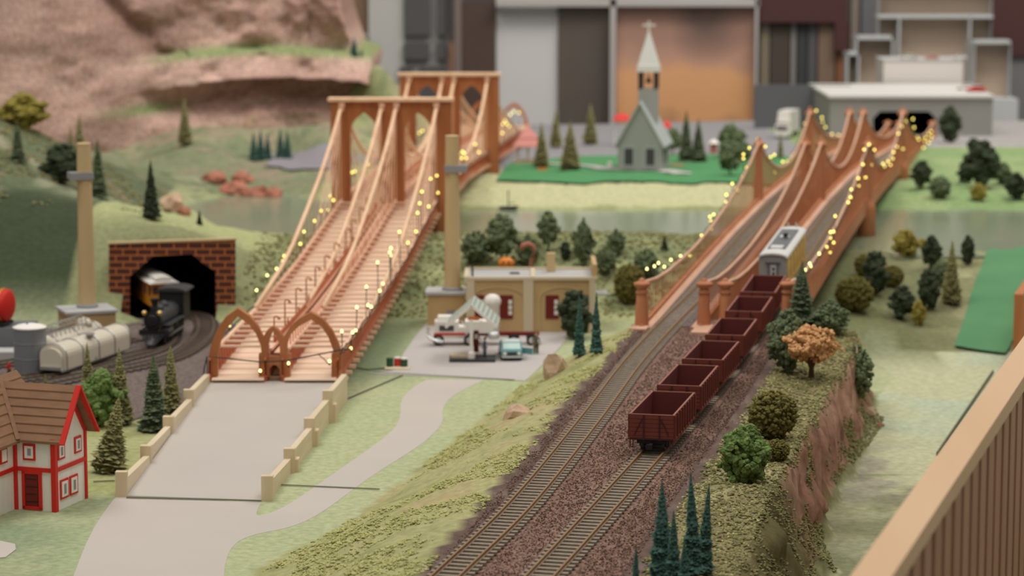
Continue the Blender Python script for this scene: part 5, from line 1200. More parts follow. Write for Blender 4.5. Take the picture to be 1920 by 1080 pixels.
def pump():
    c = at(893, 663, .35); t = thing('fuel_pump', 'dark red fuel pump standing behind the white canopy post', 'fuel pump', c)
    b = MB(); b.box((0,0,1.35), (.55,.5,2.3)); b.build('cabinet', M['red_dark'], t)
    b = MB(); b.box((0,-.27,1.9), (.4,.05,.5)); b.build('dial_panel', M['white'], t)
    b = MB(); b.tube([(.3,0,1.9),(.5,0,1.5),(.5,0,.6),(.3,0,1.3)], .05, 5); b.build('hose', M['black'], t)
pump()
def truck():
    o = (-4.2, 291, .06); t = thing('semi_truck', 'white and red semi truck with chrome wheels parked in front of the factory', 'truck', o)
    b = MB(); b.box((-3.0,.0,1.7), (2.6,2.2,1.9)); b.box((-1.3,.1,1.4),(1.2,2.2,1.3)); b.build('cab', M['white'], t)
    b = MB(); b.box((-3.2,.0,2.9), (1.9,1.9,.6),taper=.8); b.build('cab_roof', M['white'], t)
    b = MB(); b.box((-3.0,-1.12,1.95), (1.6,.06,.6)); b.build('cab_window', M['glass_dark'], t)
    b = MB(); b.box((-2.6,-1.13,1.3), (3.4,.06,.25)); b.build('red_stripe', M['red'], t)
    b = MB(); b.tube([(-5.0,-1.1,2.0),(-5.1,-1.3,1.4),(-4.8,-1.5,.9),(-4.0,-1.6,.6),(-3.4,-1.5,.5)], .22, 6); b.build('bumper', M['chrome'], t)
    b = MB(); b.box((3.0,.2,1.15), (8.4,.9,.35)); b.build('trailer_frame', M['red_dark'], t)
    b = MB(); b.box((.6,.2,2.0), (3.2,2.0,1.3)); b.build('sleeper_box', M['white'], t)
    b = MB(); b.lathe((2.2,-.6,.7), [(.05,-.1),(.55,.0),(.7,.35),(.5,.75),(.05,.85)], 14); b.build('fuel_tank', M['chrome'], t, smooth=True)
    for x in (-3.9,-.5,4.4,6.4):
        for s in (-1,1):
            b = MB(); b.cyl((x, s*1.05-.2+.1, .62), (x, s*1.05+.2+.1, .62), .62, n=20); w = b.build('wheel', M['rubber'], t)
            b = MB(); b.cyl((x, s*1.05+.1-.24, .62), (x, s*1.05+.1+.24, .62), .34, n=16); b.build('hub', M['chrome'], w)
    t = thing('storage_dome', 'white rounded dome rising behind the canopy roof in front of the factory window', 'dome', (-2.2, 296.2, 0))
    b = MB(); b.lathe((0,0,0), [(.8,0),(.8,3.6),(.95,3.8),(.98,4.2),(.75,4.65),(.35,4.88),(.05,4.92)], 18); b.build('dome', M['white'], t, smooth=True)
    b = MB(); b.box((0,0,.2),(1.6,1.4,.4)); b.build('base', M['grey'], t)
truck()
def car(name, label, loc, rz, paint, sc=1.0, door=False, group=None, pick=False):
    t = thing(name, label, 'car', loc, rz, group, sc)
    prof = [(-2.55,.35),(2.5,.35),(2.55,.8),(2.3,.98),(1.2,1.05),(.75,1.55),(-1.3,1.6),(-2.0,1.08),(-2.5,1.0)]
    b = MB(); b.prism([(y, z) for y, z in prof], (-.98,0,0), (0,1,0), (0,0,1), (1,0,0), 1.96); b.build('body', paint, t)
    b = MB(); b.prism([(.82,1.53),(-1.28,1.58),(-1.28,1.66),(.8,1.63)], (-.86,0,0), (0,1,0), (0,0,1), (1,0,0), 1.72); b.build('roof', M['white_roof'], t)
    for s in (-1,1):
        b = MB(); b.prism([(1.1,1.1),(.72,1.5),(-1.25,1.53),(-1.8,1.12)], (s*.985-.01,0,0), (0,1,0), (0,0,1), (1,0,0), .03); b.build('side_window', M['glass_dark'], t)
        for y in (-1.6,1.6):
            b = MB(); b.cyl((s*.8,y,.38),(s*1.02,y,.38),.38,n=16); w = b.build('wheel', M['rubber'], t); b = MB(); b.cyl((s*.9,y,.38),(s*1.05,y,.38),.2,n=12); b.build('hub', M['chrome'], w)
    b = MB(); b.add([(-.8,-1.45,1.58),(.8,-1.45,1.58),(.86,-2.06,1.1),(-.86,-2.06,1.1)], [(3,2,1,0)]); b.build('windscreen', M['glass'], t)
    b = MB(); b.box((0,-2.6,.42),(1.9,.14,.16)); b.build('bumper', M['chrome'], t)
    for s in (-1,1): b = MB(); b.cyl((s*.68,-2.5,.75),(s*.68,-2.62,.75),.17,n=12); b.build('headlight', M['white'], t)
    b = MB(); b.box((0,-2.56,.72),(.9,.1,.22)); b.build('grille', M['dark'], t)
    b = MB(); b.box((0,0,.3),(1.7,4.6,.25)); b.build('chassis', M['black'], t)
    if door: b = MB(); b.prism([(0,.45),(1.2,.45),(1.2,1.05),(0,1.05)], (1.0,-.9,0), (.86,-.5,0), (0,0,1), (.5,.86,0), .08); b.build('door', paint, t)
    return t
M['white_roof'] = mat('white_roof', (206,220,216), .3)
c = at(957, 676, .07); car('car', 'teal estate car with a pale roof and one door open on the forecourt', (c.x, c.y+2.4, .07), .06, M['teal'], 1.12, True)
def skin_person(name, label, loc, rz, sc_, top, legs, pose=0):
    t = thing(name, label, 'person', loc, rz, None, sc_); t.scale = (sc_*1.25, sc_*1.25, sc_)
    me = bpy.data.meshes.new('body'); J = [(0,0,.95),(0,0,1.18),(0,0,1.42),(0,0,1.53),(0,-.01,1.66),(-.09,0,.9),(-.1,-.02,.5),(-.1,.02,.08),(-.1,-.12,.03),(.09,0,.9),(.1,-.02,.5),(.11,.02,.08),(.11,-.12,.03),(-.2,0,1.38),(-.25,-.02,1.12),(-.24,-.1,.88),(.2,0,1.38),(.25,-.03,1.12),(.22,-.18,.92)]
    E_ = [(0,1),(1,2),(2,3),(3,4),(0,5),(5,6),(6,7),(7,8),(0,9),(9,10),(10,11),(11,12),(2,13),(13,14),(14,15),(2,16),(16,17),(17,18)]
    R_ = [.13,.13,.15,.06,.1,.09,.07,.05,.04,.09,.07,.05,.04,.07,.05,.035,.07,.05,.035]
    k = 1.15; me.from_pydata([(x*k*CM, y*k*CM, z*k*CM) for x, y, z in J], E_, []); o = bpy.data.objects.new('body', me); COL.objects.link(o); o.parent = t
    me.materials.append(top)
    md = o.modifiers.new('skin', 'SKIN'); 
    for i, v in enumerate(me.skin_vertices[0].data): v.radius = (R_[i]*k*CM, R_[i]*k*.85*CM); v.use_root = (i == 0)
    s = o.modifiers.new('sub', 'SUBSURF'); s.levels = 1; s.render_levels = 2
    b = MB(); b.ball((0,-.01*k,1.7*k), .125*k, sc=(.85,.95,1.1), sub=3); b.ball((0,-.125*k,1.69*k), .025*k); b.build('head', M['skin'], t, smooth=True)
    b = MB(); b.ball((0,.02*k,1.76*k), .13*k, sc=(.92,1,.8), sub=3); b.build('hair', M['trunk'], t, smooth=True)
    b = MB()
    for s_ in (-1,1): b.lathe((s_*.1*k,0,0), [(.08*k,.08*k),(.095*k,.5*k),(.12*k,.88*k)], 8)
    b.lathe((0,0,0), [(.19*k,.84*k),(.19*k,1.0*k)], 10); b.build('trousers', legs, t, smooth=True)
    for s_, yy in ((-1,-.12),(1,-.2)): 
        b = MB(); q = V(s_*.235*k, (yy)*k, .86*k)
        b.ball(q, .045*k, sc=(.8,.9,1)); 
        for f_ in range(4): b.cyl(q+V((f_-1.5)*.018*k,-.01*k,-.02*k), q+V((f_-1.5)*.02*k,-.03*k,-.10*k), .011*k, n=5)
        b.cyl(q+V(-s_*.03*k,-.02*k,0), q+V(-s_*.06*k,-.05*k,-.05*k), .012*k, n=5); b.build('hand', M['skin'], t)
    return t
c = at(1005, 664, .06); skin_person('person', 'small figure in olive jacket and trousers standing beside the teal car', c, .3, 1.12, M['olive'], M['olive'])
c = at(909, 669, .36); skin_person('person', 'small figure in blue-grey clothes standing at the pump under the canopy', c, -1.2, .98, M['denim'], M['denim'])
c = at(17, 706, .15); skin_person('person', 'tiny figure in a red coat and cap beyond the brown roof at the left', c, .4, .75, M['red'], M['olive'])
for i, (px, m1, m2, l) in enumerate(((731,'green_drum','green_drum','dark green drum, leftmost of three beside the bridge'),(745,'red_cloth','white','red and white drum between two green ones'),(758,'green_drum','white','green drum with a white top, rightmost of three'))):
    c = at(px, 689, .06); t = thing('drum', l, 'drum', (c.x, c.y + (.5 if i == 1 else 0), .06), 0, 'small drums beside the bridge')
    b = MB(); b.lathe((0,0,0), [(.36,0),(.36,.4),(.39,.42),(.36,.45),(.36,.9)], 16); b.build('barrel', M[m1], t)
    b = MB(); b.lathe((0,0,.9), [(.37,0),(.37,.1),(.3,.12)], 16); b.build('lid', M[m2], t)
c = at(745, 691, .06); b = MB(); b.box((c.x, c.y-.1, .12), (2.6,1.6,.12)); tag(b.build('pallet', M['tan_lt'], None, (c.x,c.y,.06)), 'flat pale pallet under the three small drums', 'pallet')

# pumpkin and orange curl behind the factory
q = atY(949, 496, 313); q.z = max(H(q.x,q.y)+.2, q.z-.6); t = thing('pumpkin', 'large orange pumpkin with a carved face behind the factory roof', 'pumpkin', (q.x,q.y,H(q.x,q.y)))
hq = q.z-H(q.x,q.y); b = MB(); vs = []; n = 28
for i in range(13):
    v = -math.pi/2+math.pi*i/12
    for k in range(n): u = 2*math.pi*k/n; r = .95*math.cos(v)*(1+.07*abs(math.cos(3.5*u))); vs.append((r*math.cos(u), r*math.sin(u), hq+.75+.75*math.sin(v)))
b.add(vs, [(i*n+k, i*n+(k+1) % n, (i+1)*n+(k+1) % n, (i+1)*n+k) for i in range(12) for k in range(n)]); b.build('shell', M['pumpkin'], t, smooth=True)
b = MB(); b.cyl((0,0,hq+1.45),(.1,0,hq+1.75),.14,.1,8); b.build('stem', M['trunk'], t)
b = MB(); b.cyl((0,0,-.3),(0,0,hq+.1),.5,.5,10); b.build('pedestal', M['bush_mid'], t)
for s in (-1,1): b = MB(); b.box((s*.32,-.9,hq+.95),(.22,.12,.22)); b.build('carved_eye', M['black'], t)
q = atY(990, 478, 313); z0 = H(q.x, q.y)
t = thing('orange_curl', 'orange-red curled arch sculpture behind the factory roof', 'sculpture', (q.x,q.y,z0)); b = MB()
L = [atY(978,468,313), atY(981,460,313), atY(990,457,313), atY(999,461,313), atY(1003,470,313), atY(1002,481,313), atY(996,488,313)]; L = [(p.x-q.x, 0, p.z-z0) for p in L] + [(.1,0,-.2)]
b.tube(L, .34, 8, taper=lambda u: 1-.4*u); b.build('curl', M['orange_sign2'] if 'orange_sign2' in M else M['rock_red'], t, smooth=True)
# boat on the river
q = atY(953, 383, 393); t = thing('sail_boat', 'small dark boat with a bare mast on the river beyond the right smokestack', 'boat', (q.x,q.y,3.4))
b = MB(); b.prism([(-1.5,.5),(-.9,0),(.9,0),(1.6,.6)], (0,-.4,0), (1,0,0), (0,0,1), (0,1,0), .8); b.build('hull', M['dark'], t)
b = MB(); b.cyl((0,0,.3),(0,0,3.0),.09,n=6); b.bar((0,0,1.0),(1.1,0,1.1),.1,.1); b.build('mast', M['dark'], t)

# ------------------------------------------------------------------ church and its neighbours
def church():
    c = at(1199, 321, 5.75); o = (c.x, c.y, 5.6); t = thing('church', 'grey wooden church with a white spire, open belfry and cross on the green lawn', 'church', o, -.20)
    W, D, ev, ap = 7.1, 9.0, 4.9, 11.3
    b = MB(); b.prism([(-W/2,0),(W/2,0),(W/2,ev),(0,ap-.3),(-W/2,ev)], (0,0,0), (1,0,0), (0,0,1), (0,1,0), D); b.build('walls', M['church_wall'], t)
    for s in (-1,1):
        b = MB(); e = (s*(W/2+.55), ev-.75); b.add([(0,-.5,ap+.15),(e[0],-.5,e[1]),(e[0],D+.4,e[1]),(0,D+.4,ap+.15),(0,-.5,ap-.3),(e[0]-s*.1,-.5,e[1]-.35),(e[0]-s*.1,D+.4,e[1]-.35),(0,D+.4,ap-.3)], [(0,1,2,3),(7,6,5,4),(0,4,5,1),(1,5,6,2),(2,6,7,3),(3,7,4,0)]); b.build('roof_slope', M['church_roof'], t)
        b = MB(); b.box((s*1.75,-.08,2.5), (1.95,.12,3.3)); w = b.build('window', M['church_roof'], t); b = MB(); b.box((s*1.75,-.14,2.5), (1.4,.08,2.7)); b.build('pane', M['glass_dark'], w)
        for y in (2.3,5.8): b = MB(); b.box((s*(W/2+.03),y,2.5),(.08,1.2,2.4)); b.build('side_window', M['glass_dark'], t)
    b = MB(); b.box((0,-.05,.2),(W+.2,.15,.4)); b.build('plinth', M['grey'], t)
    tx, ty = .75, 4.2; b = MB(); b.box((tx,ty,10.2),(2.9,2.9,6.0)); b.build('tower', M['church_wall'], t)
    for sx in (-1,1):
        for sy in (-1,1): b = MB(); b.box((tx+sx*1.25,ty+sy*1.25,14.6),(.45,.45,3.0)); b.build('belfry_post', M['dark'], t)
    b = MB(); b.lathe((tx,ty,14.1),[(.5,0),(.45,.2),(.25,.8),(.1,1.0)],12); b.cyl((tx,ty,15),(tx,ty,16),.06,n=6); b.build('bell', M['black'], t)
    b = MB(); p = math.pi/4; b.lathe((tx,ty,15.95),[(2.45,0),(2.3,1.0),(2.15,1.2),(.12,6.6)],4,ph=p); b.build('spire', M['spire'], t)
    b = MB(); b.box((tx,ty,23.1),(.28,.28,2.0)); b.box((tx,ty,23.4),(2.1,.28,.28)); b.build('cross', M['white'], t)
church()
def gazebo():
    c = at(990, 306, 5.75); t = thing('pavilion', 'open pavilion with a two-tier pink roof left of the church', 'pavilion', (c.x,c.y,5.6))
    b = MB(); b.box((0,1.6,.2),(4.4,4.0,.4)); b.build('floor_slab', M['tan_lt'], t)
    for x in (-1.7,0,1.7):
        for y in (.2,3.0): b = MB(); b.box((x,y,1.6),(.3,.3,2.6)); b.build('post', M['stack'], t)
    p = math.pi/4
    b = MB(); b.lathe((0,1.6,2.9),[(3.5,0),(3.4,.2),(2.1,1.4)],4,ph=p); b.build('lower_roof', M['pink_roof'], t)
    b = MB(); b.lathe((0,1.6,4.2),[(2.3,0),(2.2,.2),(.5,1.7),(.2,2.1)],4,ph=p); b.build('upper_roof', M['pink_roof'], t)
gazebo()
def small(name, label, cat, px, py, dims, m, z=None, Y=None, rz=0, extra=None, group=None):
    q = ground_at(px, py) if Y is None else atY(px, py, Y); z = (H(q.x,q.y)+.3 if z is None else z); t = thing(name, label, cat, (q.x,q.y,z), rz, group)
    b = MB(); b.box((0,0,dims[2]/2), dims, taper=.85); b.build('body', M[m], t)
    if extra: b = MB(); b.lathe((0,0,dims[2]), [(dims[0]*.75,0),(dims[0]*.45,dims[2]*.25),(.1,dims[2]*.4)], 12); b.build('canopy', M[extra], t)
    return t
small('kiosk', 'little red kiosk with a white round top right of the church', 'kiosk', 1338, 290, (1.3,1.2,1.7), 'rock_red', extra='white')
small('leaf_pile', 'small orange leaf pile under the fir beside the pavilion', 'leaf pile', 1017, 323, (1.6,.8,.35), 'pumpkin')
small('planter_box', 'pale planter box on the lawn near the church left wall', 'planter', 1143, 316, (.9,.6,.8), 'white')
small('picnic_mat', 'orange-brown mat on the lawn at the church right wall', 'mat', 1268, 314, (2.6,2.0,.2), 'rock_red')
for px, w, l in ((1166,3.2,'wide bright red market tent behind the church left side'),(1250,1.8,'small bright red tent behind the church roof')):
    q = atY(px, 250, 500); z = H(q.x,q.y); t = thing('market_tent', l, 'tent', (q.x,q.y,z), 0, 'red tents behind the church')
    for x in (-1,1):
        for y in (-1,1): b = MB(); b.box((x*w*.42,y*.8,1.4),(.15,.15,2.8)); b.build('pole', M['white'], t)
    zt = atY(px, 222 if w > 2 else 236, 500).z - z; b = MB(); b.lathe((0,0,zt-.3),[(w*.75,0),(w*.6,.6),(w*.2,1.2)],4,ph=math.pi/4); b.build('tent_roof', M['red_cloth'], t)
# white lorry on the grey road
q = atY(1471, 262, 503); z = H(q.x,q.y)+.2; t = thing('lorry', 'white lorry with a tall box body on the road behind the first tall bridge posts', 'lorry', (q.x,q.y,z), -.35)
b = MB(); b.box((0,3.0,3.0),(2.6,6.5,4.0)); b.build('cargo_box', M['conc_lt'], t); b = MB(); b.box((0,-1.2,1.5),(2.6,2.0,2.2)); b.build('cab', M['white'], t)
b = MB(); b.box((0,-2.23,1.9),(2.1,.06,.7)); b.build('windscreen', M['glass_dark'], t)
b = MB(); b.box((0,-.3,3.9),(2.5,1.6,1.9),taper=.8); b.build('wind_deflector', M['white'], t)
for y in (-1.2,2.5,5):
    for s in (-1,1): b = MB(); b.cyl((s*1.0,y,.5),(s*1.3,y,.5),.5,n=14); b.build('wheel', M['rubber'], t)

# ------------------------------------------------------------------ grey tunnel block at the far end
def block():
    o = (76, 512, 3.8); t = thing('tunnel_block', 'long grey box with an eight-sided black tunnel mouth where the rail bridge ends', 'tunnel block', o)
    Yf = 510; g = lambda px, py: (atY(px,py,Yf).x, atY(px,py,Yf).z)
    x0, z1 = g(1556,183); x1, _ = g(1862,183); z0 = 3.0
    b = MB(); mouth = [g(1637,268), g(1637,222), g(1650,209), g(1742,209), g(1755,222), g(1755,268)]; mouth[0] = (mouth[0][0], z0+.01); mouth[-1] = (mouth[-1][0], z0+.01)
    b.holed([(x0,z0),(x1,z0),(x1,z1),(x0,z1)], [mouth], (0,Yf,0), (1,0,0), (0,0,1), (0,1,0), .8); b.build('front_wall', M['concrete'], t, o)
    b = MB(); b.box(((x0+x1)/2, Yf+17, z1+.15), (x1-x0+.6, 35, .5)); b.build('top_slab', M['conc_lt'], t, o)
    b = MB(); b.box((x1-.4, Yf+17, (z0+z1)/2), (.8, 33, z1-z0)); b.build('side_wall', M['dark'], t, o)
    b = MB(); b.box((x0+.4, Yf+17, (z0+z1)/2), (.8, 33, z1-z0)); b.build('side_wall', M['concrete'], t, o)
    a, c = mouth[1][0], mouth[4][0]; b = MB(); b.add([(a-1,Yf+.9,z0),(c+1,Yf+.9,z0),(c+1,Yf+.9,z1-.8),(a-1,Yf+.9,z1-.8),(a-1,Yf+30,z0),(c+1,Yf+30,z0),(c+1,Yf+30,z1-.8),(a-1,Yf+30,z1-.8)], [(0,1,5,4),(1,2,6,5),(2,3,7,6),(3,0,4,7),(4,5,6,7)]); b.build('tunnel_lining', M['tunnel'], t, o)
    q0, q1 = atY(1656,160,546), atY(1806,114,546)
    t = thing('white_box', 'plain white box standing on top of the grey tunnel block', 'box', ((q0.x+q1.x)/2, 550, z1+.4)); zt = z1+.4
    b = MB(); b.box(((q0.x+q1.x)/2, 552, (zt+q1.z)/2), (q1.x-q0.x, 12, q1.z-zt)); b.build('box_body', M['white_wall'], t, ((q0.x+q1.x)/2, 550, zt))
    b = MB(); b.box(((q0.x+q1.x)/2, 552, q1.z+.1), (q1.x-q0.x+.3, 12.3, .2)); b.build('box_top', M['roof_grey'], t, ((q0.x+q1.x)/2, 550, zt))
    for px, m, l in ((1700,'white','tiny white car on the white box, leftmost'),(1708,'conc_lt','tiny pale car on the white box next to the leftmost'),(1748,'pink_roof','tiny faded red car in the middle of the white box'),(1812,'white','tiny white car at the right corner of the white box')):
        q = atY(min(px,1800),108,548); car('car', l, (q.x, 548.5, q1.z+.2), 1.4, M[m], .55, group='tiny cars on top of the white box')
    q = atY(1830,172,520); car('car', 'red toy car on the right end of the grey tunnel block', (q.x, 520, z1+.4), 1.45, M['red'], .75); car('car', 'white toy car behind the red one on the grey tunnel block', (q.x-.8, 527, z1+.4), 1.35, M['white'], .75)
    a, c = atY(1420,170,538), atY(1590,170,538); b = MB(); b.box(((a.x+c.x)/2,538,7.2), (c.x-a.x+1, 1.2, 10.2)); o = b.build('retaining_wall', mat('wall_dark', (96,97,100), .8), None, ((a.x+c.x)/2,538,3)); tag(o, 'low dark grey wall running left from the grey tunnel block', 'wall')
block()

# ------------------------------------------------------------------ the room behind the layout
def glassy(n, c, c2, sc): return mat(n, c, .35, c2, sc, contrast=.5, spec=.5)
BW = 612.
def pan(px0, px1, py0, py1, m, name, dY=0., th=3.):
    a, c = atY(px0, py1, BW-dY), atY(px1, py0, BW-dY); b = MB(); b.box(((a.x+c.x)/2, BW-dY+th/2, (a.z+c.z)/2), (c.x-a.x, th, c.z-a.z))
    return struct(b.build(name, m))
mk = lambda n, c: M.setdefault(n, mat(n, c, .6))
b = MB(); b.box((0, BW+12, 40), (420, 4, 260)); struct(b.build('wall_back', mk('bg_grey', (128,124,120))))
b = MB(); b.box((0, 300, -82), (600, 800, 4)); struct(b.build('floor', mk('bg_floor', (110,104,98))))
b = MB(); b.box((0, 340, -7), (262, 445, 4)); struct(b.build('trim_table', mk('bg_table', (120,110,100))))
pan(930,1047,-140,300,mk('bg_lt',(204,203,202)),'wall_column',2)
pan(693,757,-140,300,mk('bg_lt2',(184,182,178)),'wall_column',2)
pan(600,690,-140,68,glassy('bg_brown',(116,92,76),(128,104,84),.05),'trim_panel',1)
pan(600,690,70,300,glassy('bg_brown2',(134,112,96),(118,110,92),.05),'trim_panel',1)
pan(600,692,64,71,mk('bg_fr',(150,146,140)),'trim_bar',3)
pan(752,850,-140,260,mk('bg_fr2',(172,172,170)),'window_1',1)
for i, (a, c, d, e) in enumerate(((759,806,-140,66),(819,836,-140,66),(757,805,81,111),(818,836,81,111),(750,773,125,200),(787,835,125,200))): pan(a,c,d,e,mk('bg_pane',(84,83,82)),'window_1_pane',3)
pan(843,850,-140,78,mk('bg_dk',(66,58,58)),'trim_strip',4); pan(843,850,78,260,mk('bg_or',(130,92,70)),'trim_strip',4)
pan(850,866,-140,300,mk('bg_mv',(124,112,106)),'trim_panel',3); pan(866,930,2,300,glassy('bg_db',(86,68,60),(78,64,58),.05),'trim_panel',3)
# painted glass panels with their metal frames
pan(1047,1145,6,262,glassy('bg_smoke',(100,84,74),(86,86,80),.035),'trim_panel',3)
def fire_mat():
    m = bpy.data.materials.new('painted_glass'); m.use_nodes = True; nt = m.node_tree; b = nt.nodes['Principled BSDF']; b.inputs['Roughness'].default_value = .3
    tc = nt.nodes.new('ShaderNodeTexCoord'); sp = nt.nodes.new('ShaderNodeSeparateXYZ'); nt.links.new(tc.outputs['Generated'], sp.inputs[0])
    n = nt.nodes.new('ShaderNodeTexNoise'); n.inputs['Scale'].default_value = 3.2; n.inputs['Detail'].default_value = 5; nt.links.new(tc.outputs['Generated'], n.inputs['Vector'])
    ad = nt.nodes.new('ShaderNodeMath'); ad.operation = 'MULTIPLY_ADD'; ad.inputs[1].default_value = .45; nt.links.new(n.outputs['Fac'], ad.inputs[0]); nt.links.new(sp.outputs[2], ad.inputs[2])
    r = nt.nodes.new('ShaderNodeValToRGB'); el = r.color_ramp.elements; el[0].position = .15; el[0].color = lin((128,110,100)); el[1].position = 1.25 if False else 1.0; el[1].color = lin((168,132,116))
    for p, c in ((.32,(158,122,98)),(.45,(214,160,112)),(.68,(218,164,118)),(.82,(190,148,126))): e = el.new(p); e.color = lin(c)
    nt.links.new(ad.outputs[0], r.inputs[0])
    # a drifting smoke shape in the painting
    vm = nt.nodes.new('ShaderNodeVectorMath'); vm.operation = 'DISTANCE'; mp = nt.nodes.new('ShaderNodeMapping'); mp.inputs['Scale'].default_value = (1,0,1.05); nt.links.new(tc.outputs['Generated'], mp.inputs[0])
    vm.inputs[1].default_value = (.66,0,.90); nt.links.new(mp.outputs[0], vm.inputs[0])
    mr = nt.nodes.new('ShaderNodeMapRange'); mr.inputs[1].default_value = .10; mr.inputs[2].default_value = .34; mr.inputs[3].default_value = .95; mr.inputs[4].default_value = 0
    sb = nt.nodes.new('ShaderNodeMath'); sb.operation = 'MULTIPLY_ADD'; sb.inputs[1].default_value = .25; nt.links.new(n.outputs['Fac'], sb.inputs[0]); nt.links.new(vm.outputs['Value'], sb.inputs[2])
    s2 = nt.nodes.new('ShaderNodeMath'); s2.operation = 'SUBTRACT'; s2.inputs[1].default_value = .1; nt.links.new(sb.outputs[0], s2.inputs[0]); nt.links.new(s2.outputs[0], mr.inputs[0])
    mx = nt.nodes.new('ShaderNodeMix'); mx.data_type = 'RGBA'; mx.inputs['B'].default_value = lin((112,92,84)); nt.links.new(mr.outputs[0], mx.inputs['Factor']); nt.links.new(r.outputs[0], mx.inputs['A'])
    nt.links.new([s for s in mx.outputs if s.name == 'Result' and s.type == 'RGBA'][0], b.inputs['Base Color']); return m
pan(1155,1414,12,264,fire_mat(),'trim_painting',3)
fr = mk('bg_fr3',(176,172,168))
for a, c, d, e in ((1143,1156,-140,300),(1413,1424,-140,300),(930,1424,-2,12)): pan(a,c,d,e,fr,'trim_frame',6)
pan(1047,1424,-140,-2,mk('bg_up',(196,195,193)),'wall_upper',2)
# right of the painting: maroon band, glass panes, stacked show cases
mar = mk('bg_maroon',(74,46,44)); pan(1424,1592,-140,42,mar,'wall_upper',4); pan(1565,1592,42,95,mar,'wall_upper',4)
for i, (a, c, col) in enumerate(((1424,1443,(128,118,100)),(1443,1481,(74,66,58)),(1481,1493,(128,126,124)),(1493,1513,(60,62,62)),(1513,1532,(82,84,84)),(1532,1566,(122,102,86)),(1566,1590,(128,86,58)))): pan(a,c,40,240,mk('bg_s%d' % i,col),'window_2_pane',2)
pan(1592,1612,-140,240,mk('bg_s8',(126,116,106)),'window_2_pane',1); pan(1612,1645,-140,240,mk('bg_s9',(98,100,102)),'window_2_pane',1)
pan(1858,1960,-140,72,mar,'wall_upper',2); pan(1888,1960,72,105,mar,'wall_upper',2); pan(1888,1960,105,300,mk('bg_s10',(112,112,112)),'window_3_pane',1)
def case(label, px0, px1, py0, py1, dY, grid=()):
    a, c = atY(px0,py1,BW-dY), atY(px1,py0,BW-dY); o = ((a.x+c.x)/2, BW-dY, a.z); t = thing('glass_case', label, 'display case', o, 0, 'stacked glass cases at the back right')
    th = 5.0; b = MB(); b.box((o[0], BW-dY+th, (a.z+c.z)/2), (c.x-a.x, .3, c.z-a.z)); b.build('glass_panel', M['case_glass'], t, o)
    bars = [(px0,px0+5,py0,py1),(px1-5,px1,py0,py1),(px0,px1,py0,py0+6),(px0,px1,py1-5,py1)] + list(grid)
    for p in bars:
        a2, c2 = atY(p[0],p[3],BW-dY), atY(p[1],p[2],BW-dY); b = MB(); b.box(((a2.x+c2.x)/2, BW-dY+th/2, (a2.z+c2.z)/2), (c2.x-a2.x, th, c2.z-a2.z)); b.build('frame_bar', M['bg_fr4'], t, o)
M['case_glass'] = glassy('case_glass',(176,158,142),(190,166,140),.06); M['bg_fr4'] = mat('bg_fr4', (184,187,187), .5)
case('tallest glass show case at the back right with a framed centre pane', 1644, 1862, -30, 165, 20, ((1682,1688,35,165),(1815,1821,30,165),(1644,1862,28,34)))
case('lower glass show case left of the tallest one', 1603, 1676, 68, 175, 30)
case('smallest glass show case at the left end of the stack', 1586, 1612, 98, 180, 34)
case('glass show case at the right end, stepping down beside the tallest', 1824, 1896, 76, 230, 26)
a, c = atY(1570,178,BW-24), atY(1900,178,BW-24); b = MB(); b.box(((a.x+c.x)/2, BW-18, (a.z-80)/2), (c.x-a.x, 24, a.z+79)); o = b.build('bench', M['bg_fr4'], None, (a.x, BW-18, -20)); tag(o, 'grey bench carrying the stacked glass cases behind the tunnel block', 'bench')
# ------------------------------------------------------------------ string lights
def bulbs(label, pts, path, name='string_lights', near=False):
    t = thing(name, label, 'string lights', path[0]); o = V(*path[0]); b = MB(); b.tube(path, .07, 5); b.build('cable', M['wire'], t, o)
    pp = [V(*p) for p in path]
    for p in pts:
        q = min(pp, key=lambda r: (r-p).length); m_ = MB()
        m_.lathe(p, [(.02,-.12),(.11,-.08),(.14,.03),(.10,.16),(.02,.22)], 8); m_.build('bulb', M['bulb'] if p.y > 300 else M['bulb_near'], t, o, smooth=True)
        s = MB(); s.cyl(p-V(0,0,.36), p-V(0,0,.08), .075, n=6); 
        if (q-p).length < 9: s.tube([tuple(q), tuple((q+p)/2+V(0,0,-.1)), tuple(p-V(0,0,.35))], .045, 4)
        s.build('socket', M['wire'], t, o)
def side_strand(pix, X0, Y0, k, zf, sort=True):
    P = [at_plane(a, c, X0, Y0, k) for a, c in pix]
    P = [p for p in P if 150 < p.y < 560]; return sorted(P, key=lambda p: p.y)
def along(P, X0, Y0, k, zf):
    y0, y1 = min(p.y for p in P), max(p.y for p in P)
    return [(X0+k*(y-Y0)+.08*math.sin(y*1.7), y, zf(y)+.12*math.sin(y*.9)) for y in np.arange(y0-1, y1+1, 1.5)]
def garland(P, zf, n=3):
    out = []
    for i, p in enumerate(P):
        z = min(p.z-.45, zf(p.y)) if zf else p.z-.45
        if not out or (V(*out[-1]) - V(p.x, p.y, z)).length > .5: out.append((p.x+.1*math.sin(i), p.y, z))
    return out
Lb = [(407,639),(430,611),(435,668),(437,641),(462,614),(490,567),(481,545),(501,517),(518.5,504.6),(530,490),(533,481),(563,458),(570,435),(590,415),(602,396),(616,394),(625,376),(620,368),(646,364),(643,349),(653,359),(645,340),(660,324),(666,322)]
P = side_strand(Lb, XC(258)-6.55, 258, .0775, None); arch_w = [tuple(atY(391,745,257.2)), tuple(atY(388,668,257.3)), tuple(atY(420,671,257.3)), tuple(atY(488,678,257.2)), tuple(atY(535,676,257.2)), tuple(atY(597,664,257.2)), tuple(atY(642,655,257.3)), tuple(atY(658,654,257.6))]
